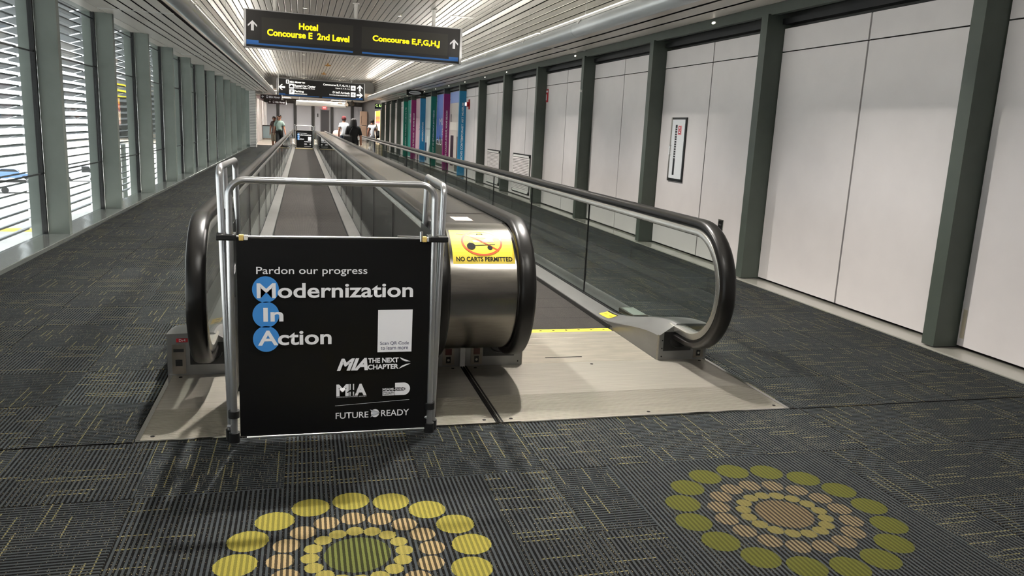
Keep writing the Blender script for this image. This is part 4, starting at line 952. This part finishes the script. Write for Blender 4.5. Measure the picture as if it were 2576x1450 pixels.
# ------------------------------------------------------------------ people
M_SKIN = mat('skin', (176, 124, 98), .55); M_SKIN2 = mat('skin_dark', (142, 96, 74), .55)
def person(loc, rz, H, label, P, shirt, trousers, hair, skin, sleeve=.55, shorts=None, longhair=False, wide=1.0, hem=.92):
    """P: joints per side (elbow, wrist, knee, ankle) as offsets for a 1.75 m figure facing -y"""
    k = H / 1.75
    J = {'pel': (0, 0, .95), 'wst': (0, .0, 1.08), 'chs': (0, .01, 1.30), 'nkb': (0, .015, 1.46), 'nk': (0, .0, 1.52), 'hd': (0, -.02, 1.60), 'hd2': (0, -.015, 1.665), 'top': (0, -.005, 1.70)}
    rad = {'pel': (.155, .12), 'wst': (.135, .105), 'chs': (.165, .12), 'nkb': (.085, .075), 'nk': (.058, .058), 'hd': (.076, .09), 'hd2': (.08, .096), 'top': (.058, .07)}
    E_ = [('pel', 'wst', 't'), ('wst', 'chs', 't'), ('chs', 'nkb', 't'), ('nkb', 'nk', 'n'), ('nk', 'hd', 'h'), ('hd', 'hd2', 'h'), ('hd2', 'top', 'h')]
    for s, n in ((-1, 'r'), (1, 'l')):
        q = P[n]
        J['sh' + n] = (s * .175, .01, 1.40); J['el' + n] = q[0]; J['wr' + n] = q[1]
        d = (Vector(q[1]) - Vector(q[0])).normalized(); pm = Vector(q[1]) + d * .06; J['pa' + n] = tuple(pm)
        J['hp' + n] = (s * .095, 0, .90); J['kn' + n] = q[2]; J['an' + n] = q[3]; a = Vector(q[3])
        J['he' + n] = tuple(a + Vector((0, .02, -.05))); J['to' + n] = tuple(a + Vector((0, -.15, -.06)))
        rad.update({'sh' + n: (.062, .062), 'el' + n: (.042, .042), 'wr' + n: (.028, .03), 'pa' + n: (.02, .036), 'hp' + n: (.09, .09), 'kn' + n: (.058, .058), 'an' + n: (.036, .036), 'he' + n: (.035, .035), 'to' + n: (.032, .026)})
        E_ += [('chs', 'sh' + n, 't'), ('sh' + n, 'el' + n, 'a'), ('el' + n, 'wr' + n, 'f'), ('wr' + n, 'pa' + n, 'g'), ('pel', 'hp' + n, 'b'), ('hp' + n, 'kn' + n, 'b'), ('kn' + n, 'an' + n, 'c'), ('an' + n, 'he' + n, 's'), ('an' + n, 'to' + n, 's')]
    names = list(J); me = bpy.data.meshes.new('skeleton')
    sc = lambda p: (p[0] * k * wide if True else 0, p[1] * k, p[2] * k)
    me.from_pydata([sc(J[n]) for n in names], [(names.index(a), names.index(b)) for a, b, _ in E_], [])
    ob = bpy.data.objects.new('skeleton', me); COL.objects.link(ob)
    ob.modifiers.new('skin', 'SKIN'); sv = me.skin_vertices[0].data
    for i, n in enumerate(names): sv[i].radius = (rad[n][0] * k * (wide if n in ('pel', 'wst', 'chs') else 1), rad[n][1] * k); sv[i].use_root = (n == 'pel')
    sd = ob.modifiers.new('sub', 'SUBSURF'); sd.levels = 2; sd.render_levels = 2
    dg = bpy.context.evaluated_depsgraph_get(); dg.update()
    bmsh = bpy.data.meshes.new_from_object(ob.evaluated_get(dg)); bpy.data.objects.remove(ob)
    bmsh.name = 'body'
    # classify faces by nearest bone
    segs = [(Vector(sc(J[a])), Vector(sc(J[b])), t) for a, b, t in E_]
    def near(p):
        best = (9, '', 0)
        for a, b, t in segs:
            d = b - a; u = max(0, min(1, (p - a).dot(d) / d.length_squared)); dd = (p - a - d * u).length
            if dd < best[0]: best = (dd, t, u)
        return best[1], best[2]
    lab = [near(f.center) for f in bmsh.polygons]
    root = thing('person', loc, label, 'person', None, None, rz)
    # fingers and thumb joined to the body mesh
    bm = bmesh.new(); bm.from_mesh(bmsh)
    for s, n in ((-1, 'r'), (1, 'l')):
        w = Vector(sc(J['wr' + n])); pa = Vector(sc(J['pa' + n])); d = (pa - w).normalized(); side = Vector((0, -1, 0)); side = (side - d * side.dot(d)).normalized(); inn = d.cross(side)
        for q in range(5):
            if q < 4: st = pa + side * (.024 - .016 * q) * k - d * .01; ln = (.062, .07, .066, .052)[q] * k; d1 = d; d2 = (d + inn * (-s) * .5).normalized()
            else: st = w + d * .03 * k + side * .03 * k; ln = .055 * k; d1 = (d * .6 + side * .8).normalized(); d2 = (d + side * .2).normalized()
            tb = MB().tube([st, st + d1 * ln * .55, st + d1 * ln * .55 + d2 * ln * .5], .008, 6, True, [.0095 * k, .009 * k, .0065 * k])
            vs = [bm.verts.new(v) for v in tb.v]
            for f in tb.f: bm.faces.new([vs[i] for i in f])
    # nose and ears
    hd = Vector(sc(J['hd']))
    for tb in (MB().sphere((hd.x, hd.y - .098 * k, hd.z + .005), .014 * k, .02 * k, .026 * k, 8, 6), MB().sphere((hd.x - .088 * k, hd.y + .01, hd.z + .02), .012 * k, .02 * k, .03 * k, 8, 6), MB().sphere((hd.x + .088 * k, hd.y + .01, hd.z + .02), .012 * k, .02 * k, .03 * k, 8, 6)):
        vs = [bm.verts.new(v) for v in tb.v]
        for f in tb.f: bm.faces.new([vs[i] for i in f])
    full = bpy.data.meshes.new('body'); bm.to_mesh(full); bm.free(); full.materials.append(skin)
    full.polygons.foreach_set('use_smooth', [True] * len(full.polygons)); link('body', full, root)
    bmsh.calc_loop_triangles()
    vn = [v.normal.copy() for v in bmsh.vertices]
    def shell(name, m, pred, off, relax=0):
        idx = {}; vs = []; fs = []
        for f, (t, u) in zip(bmsh.polygons, lab):
            if not pred(t, u, f.center): continue
            ff = []
            for i in f.vertices:
                if i not in idx: idx[i] = len(vs); vs.append(bmsh.vertices[i].co + vn[i] * off * k)
                ff.append(idx[i])
            fs.append(ff)
        if not fs: return
        me = bpy.data.meshes.new(name); me.from_pydata(vs, [], fs); me.materials.append(m); me.polygons.foreach_set('use_smooth', [True] * len(fs))
        o = link(name, me, root); sf = o.modifiers.new('thick', 'SOLIDIFY'); sf.thickness = .006; sf.offset = -1
        return o
    hem = hem * k
    shell('shirt', shirt, lambda t, u, c: (t == 't' and c.z > hem) or (t == 'a' and (u < sleeve or c.z > 1.36 * k)) or (t == 'n' and c.z < 1.475 * k) or (t == 'b' and c.z > hem), .016)
    if shorts is not None: shell('shorts', trousers, lambda t, u, c: (t == 'b' or (t == 't' and c.z < hem + .05 * k) or (t == 'c' and u < .05)) and c.z > shorts * k, .014)
    else: shell('trousers', trousers, lambda t, u, c: t in 'bc' and not (t == 'c' and u > .93) or (t == 't' and c.z < .96 * k), .012)
    shell('shoes', M_SHOE, lambda t, u, c: t == 's', .012)
    shell('hair', hair, lambda t, u, c: t in 'h' and (c.z > hd.z + .045 * k or (c.y > hd.y + .015 and c.z > hd.z - .035 * k)), .016)
    if longhair: MB().loft([[(hd.x + rx * k * math.cos(a), hd.y + .045 * k + ry * k * math.sin(a), hd.z + z * k) for a in [2 * math.pi * q / 14 for q in range(14)]] for z, rx, ry in ((.11, .05, .05), (.06, .1, .085), (-.05, .115, .085), (-.15, .12, .075), (-.24, .10, .06), (-.28, .05, .03))]).build('long_hair', hair, root, True, 60, True)
    for s in (-1, 1): MB().sphere((hd.x + s * .032 * k, hd.y - .088 * k, hd.z + .028 * k), .012 * k, .01 * k, .008 * k, 8, 6).build('eye', M_BLACK, root, True, 60, True)
    MB().sphere((hd.x, hd.y - .092 * k, hd.z - .035 * k), .022 * k, .008 * k, .006 * k, 8, 6).build('mouth', mat('lips', (140, 76, 70), .5), root, True, 60, True)
    return root, k
M_SHOE = mat('shoe', (46, 44, 44), .6)
STAND = {'r': [(-.24, .03, 1.13), (-.25, -.06, .89), (-.10, -.01, .50), (-.10, .03, .08)], 'l': [(.24, .03, 1.13), (.25, -.06, .89), (.10, -.01, .50), (.10, .03, .08)]}
WALK = {'r': [(-.26, .10, 1.14), (-.29, .10, .90), (-.10, -.12, .52), (-.10, -.14, .08)], 'l': [(.27, -.02, 1.14), (.33, -.12, .92), (.10, .02, .50), (.10, .22, .12)]}
WALK2 = {'r': [(-.25, .02, 1.14), (-.27, -.10, .91), (-.10, .02, .50), (-.10, .20, .12)], 'l': [(.25, .08, 1.14), (.27, .03, .89), (.10, -.10, .52), (.10, -.12, .08)]}
M_HAIRD = mat('hair_dark', (30, 24, 22), .5); M_BLK = mat('cloth_black', (16, 16, 18), .9); M_MINT = mat('cloth_mint', (134, 152, 143), .85, noise=.08, nscale=12)
M_TEEW = mat('cloth_white', (226, 230, 236), .85); M_DENIM = mat('denim', (52, 62, 84), .9); M_DENIM2 = mat('denim_grey', (84, 90, 106), .9)
person((-1.01, 38, 0), 0, 1.86, 'person in mint t-shirt and black shorts walking towards the camera', WALK, M_MINT, M_BLK, M_HAIRD, M_SKIN, .6, .50, False, .76, 1.04)
person((-1.33, 41, 0), 0, 1.78, 'person half hidden behind the one in the mint shirt', WALK2, mat('cloth_brown', (74, 56, 52), .9), mat('cloth_khaki', (120, 108, 92), .9), M_HAIRD, M_SKIN2, .5, .56, False, .7)
p3, k3 = person((1.87, 38, -.003), math.pi, 1.9, 'person in white t-shirt and dark red cap seen from behind', STAND, M_TEEW, M_DENIM, M_HAIRD, M_SKIN, .45, None, False, .84)
cap = MB()
cap.loft([[(rx * math.cos(a), -.02 + rx * 1.15 * math.sin(a), z) for a in [2 * math.pi * q / 18 for q in range(18)]] for z, rx in ((1.755, .108), (1.81, .11), (1.86, .095), (1.895, .06), (1.905, .02))]).box(-.07, .07, -.23, -.1, 1.755, 1.77)
cap.build('cap', mat('cap_red', (92, 24, 28), .8), p3, True, 40, True)
p4, k4 = person((1.70, 28, -.003), math.pi, 1.80, 'person with long dark hair in a loose black shirt seen from behind', STAND, M_BLK, mat('cloth_charcoal', (30, 30, 31), .9), M_HAIRD, M_SKIN, .85, None, True, 1.0)
p5, k5 = person((3.17, 38, 0), math.pi, 1.86, 'person in white top and grey jeans beside the walkway seen from behind', WALK2, M_TEEW, M_DENIM2, M_HAIRD, M_SKIN2, .3, None, False, .74)
# bags and cases (things of their own)
t = thing('shoulder_bag', (3.44, 38.02, .95), 'black shoulder bag hanging at the side of the person in jeans', 'bag')
MB().prism([(-.17, 0), (.17, 0), (.2, .1), (.14, .34), (-.12, .36), (-.2, .12)], 'x', -.07, .07).build('bag_body', M_BLK, t, True, 30, True, .03)
MB().tube([(0, -.13, .33), (-.06, -.08, .58), (-.10, .02, .66), (-.06, .08, .58), (0, .13, .33)], .012, 8).build('strap', M_BLK, t, True, 50, True)
t = thing('backpack', (1.50, 27.8, .80), 'dark backpack carried low beside the person in black', 'bag')
MB().box(-.15, .15, -.09, .09, 0, .40).build('bag_body', mat('bag_charcoal', (18, 18, 20), .8), t, False, 35, True, .07)
MB().tube([(.04, 0, .38), (.10, .02, .54), (.16, .08, .64)], .014, 8).build('strap', M_BLK, t, True, 50, True)
t = thing('travel_bag', (1.58, 38.6, .41), 'pale pink bag standing on a dark case next to the person in the cap', 'bag')
MB().loft([[(w * math.cos(a), .13 * math.sin(a) * w / .24, z) for a in [2 * math.pi * q / 16 for q in range(16)]] for z, w in ((.42, .14), (.5, .18), (.65, .2), (.76, .17), (.82, .11), (.84, .03))]).build('bag_body', mat('bag_pink', (226, 190, 178), .7, noise=.08, nscale=14), t, True, 60, True)
MB().box(-.2, .2, -.12, .12, -.41, .42).build('case_body', M_BLK, t, False, 35, True, .03)
t = thing('suitcase', (3.62, 39.5, 0), 'beige ribbed suitcase standing beyond the handrail', 'suitcase')
M_SC = mat('suitcase_beige', (186, 170, 134), .5)
sc_ = MB().box(-.17, .17, -.13, .13, .06, .62).build('shell', M_SC, t, False, 35, True, .035)
for z in (.16, .30, .44): MB().box(-.175, .175, -.135, .135, z, z + .02).build('rib', mat('suitcase_rib', (140, 126, 96), .5), t, False, 35, True)
for x in (-.13, .13):
    MB().tube([(x - .02, -.09, .03), (x + .02, -.09, .03)], .03, 10).build('wheel', M_BLACK, t, True, 50, True)
MB().tube([(-.08, .1, .62), (-.08, .1, .95), (.08, .1, .95), (.08, .1, .62)], .01, 8).build('handle', M_ALU, t, True, 50, True)

# ------------------------------------------------------------------ outside: apron, parked vehicles, road sign
gnd = tag(MB().box(-220, -3.8, -120, 260, -7.2, -7).build('ground_apron', mat('apron_concrete', (150, 149, 146), .9, noise=.1, nscale=.2)), 'pale sunlit pavement outside the windows', None, None, 'structure')
MB().box(-24, -17.5, 62, 63.6, -7, -6.985).build('road_line', mat('road_yellow', (232, 176, 40), .8), gnd)
def vehicle(loc, rz, body, label, van=False):
    t = thing('parked_van' if van else 'parked_car', loc, label, 'van' if van else 'car', None, None, rz)
    prof = [(-2.2, .35), (2.2, .35), (2.25, .8), (1.9, 1.0), (1.5, 1.05), (1.0, 1.95), (-2.15, 2.0), (-2.25, .9)] if van else [(-2.2, .3), (2.2, .3), (2.25, .65), (1.9, .85), (1.0, .95), (.45, 1.42), (-.9, 1.45), (-1.6, 1.0), (-2.2, .95), (-2.25, .6)]
    MB().loft([[(x * (.97 if abs(s) > .9 else 1), s * (.86 - (.1 if z > 1 else 0)), z) for x, z in prof] for s in (-1, -.93, .93, 1)]).build('car_body', mat('paint_' + label.split()[0], body, .25), t, True, 30, True)
    gl = [(.98, 1.05), (.5, 1.38), (-.85, 1.4), (-1.4, 1.05)] if not van else [(1.4, 1.12), (1.0, 1.85), (.2, 1.85), (.2, 1.12)]
    for s in (-1, 1): MB().prism(gl, 'y', s * .80 - .02 + s * .0, s * .80 + .02 + s * .05).build('side_window', M_BLACK, t, False, 35, True)
    for x in (-1.35, 1.4):
        for s in (-1, 1): MB().disc((x, .33), .33, 'y', (s * .86 - .1, s * .86 + .04), 18).build('wheel', M_BLACK, t, True, 40, True)
vehicle((-28, 91, -7), R(20), (214, 218, 224), 'white parked car seen through the nearest louvers')
vehicle((-33.5, 106, -7), R(15), (90, 120, 165), 'blue parked car behind the white one outside')
vehicle((-26.5, 108, -7), R(10), (200, 202, 206), 'pale van parked outside the second window', True)
vehicle((-41.2, 117, -7), R(15), (240, 190, 40), 'yellow taxi parked at the far left outside')
t = thing('road_sign', (-11, 55.3, -7), 'dark roadside sign with yellow top band outside the third window', 'sign')
for dx, dy in ((-.3, -1.4), (-.3, 1.4)): MB().tube([(dx, dy, 0), (dx, dy, 10)], .15, 10).build('post', M_POST, t, True, 50, True)
MB().box(-.1, .1, -1.9, 1.9, 6.6, 10.3).build('sign_face', mat('sign_road', (84, 90, 94), .5), t, False, 35, True)
MB().box(-1.0, 1.0, -1.93, -1.905, 9.5, 10.3).box(.1, .12, -1.9, 1.9, 9.5, 10.3).build('yellow_band', mat('sign_road_yellow', (246, 226, 30), .5), t, False, 35, True)
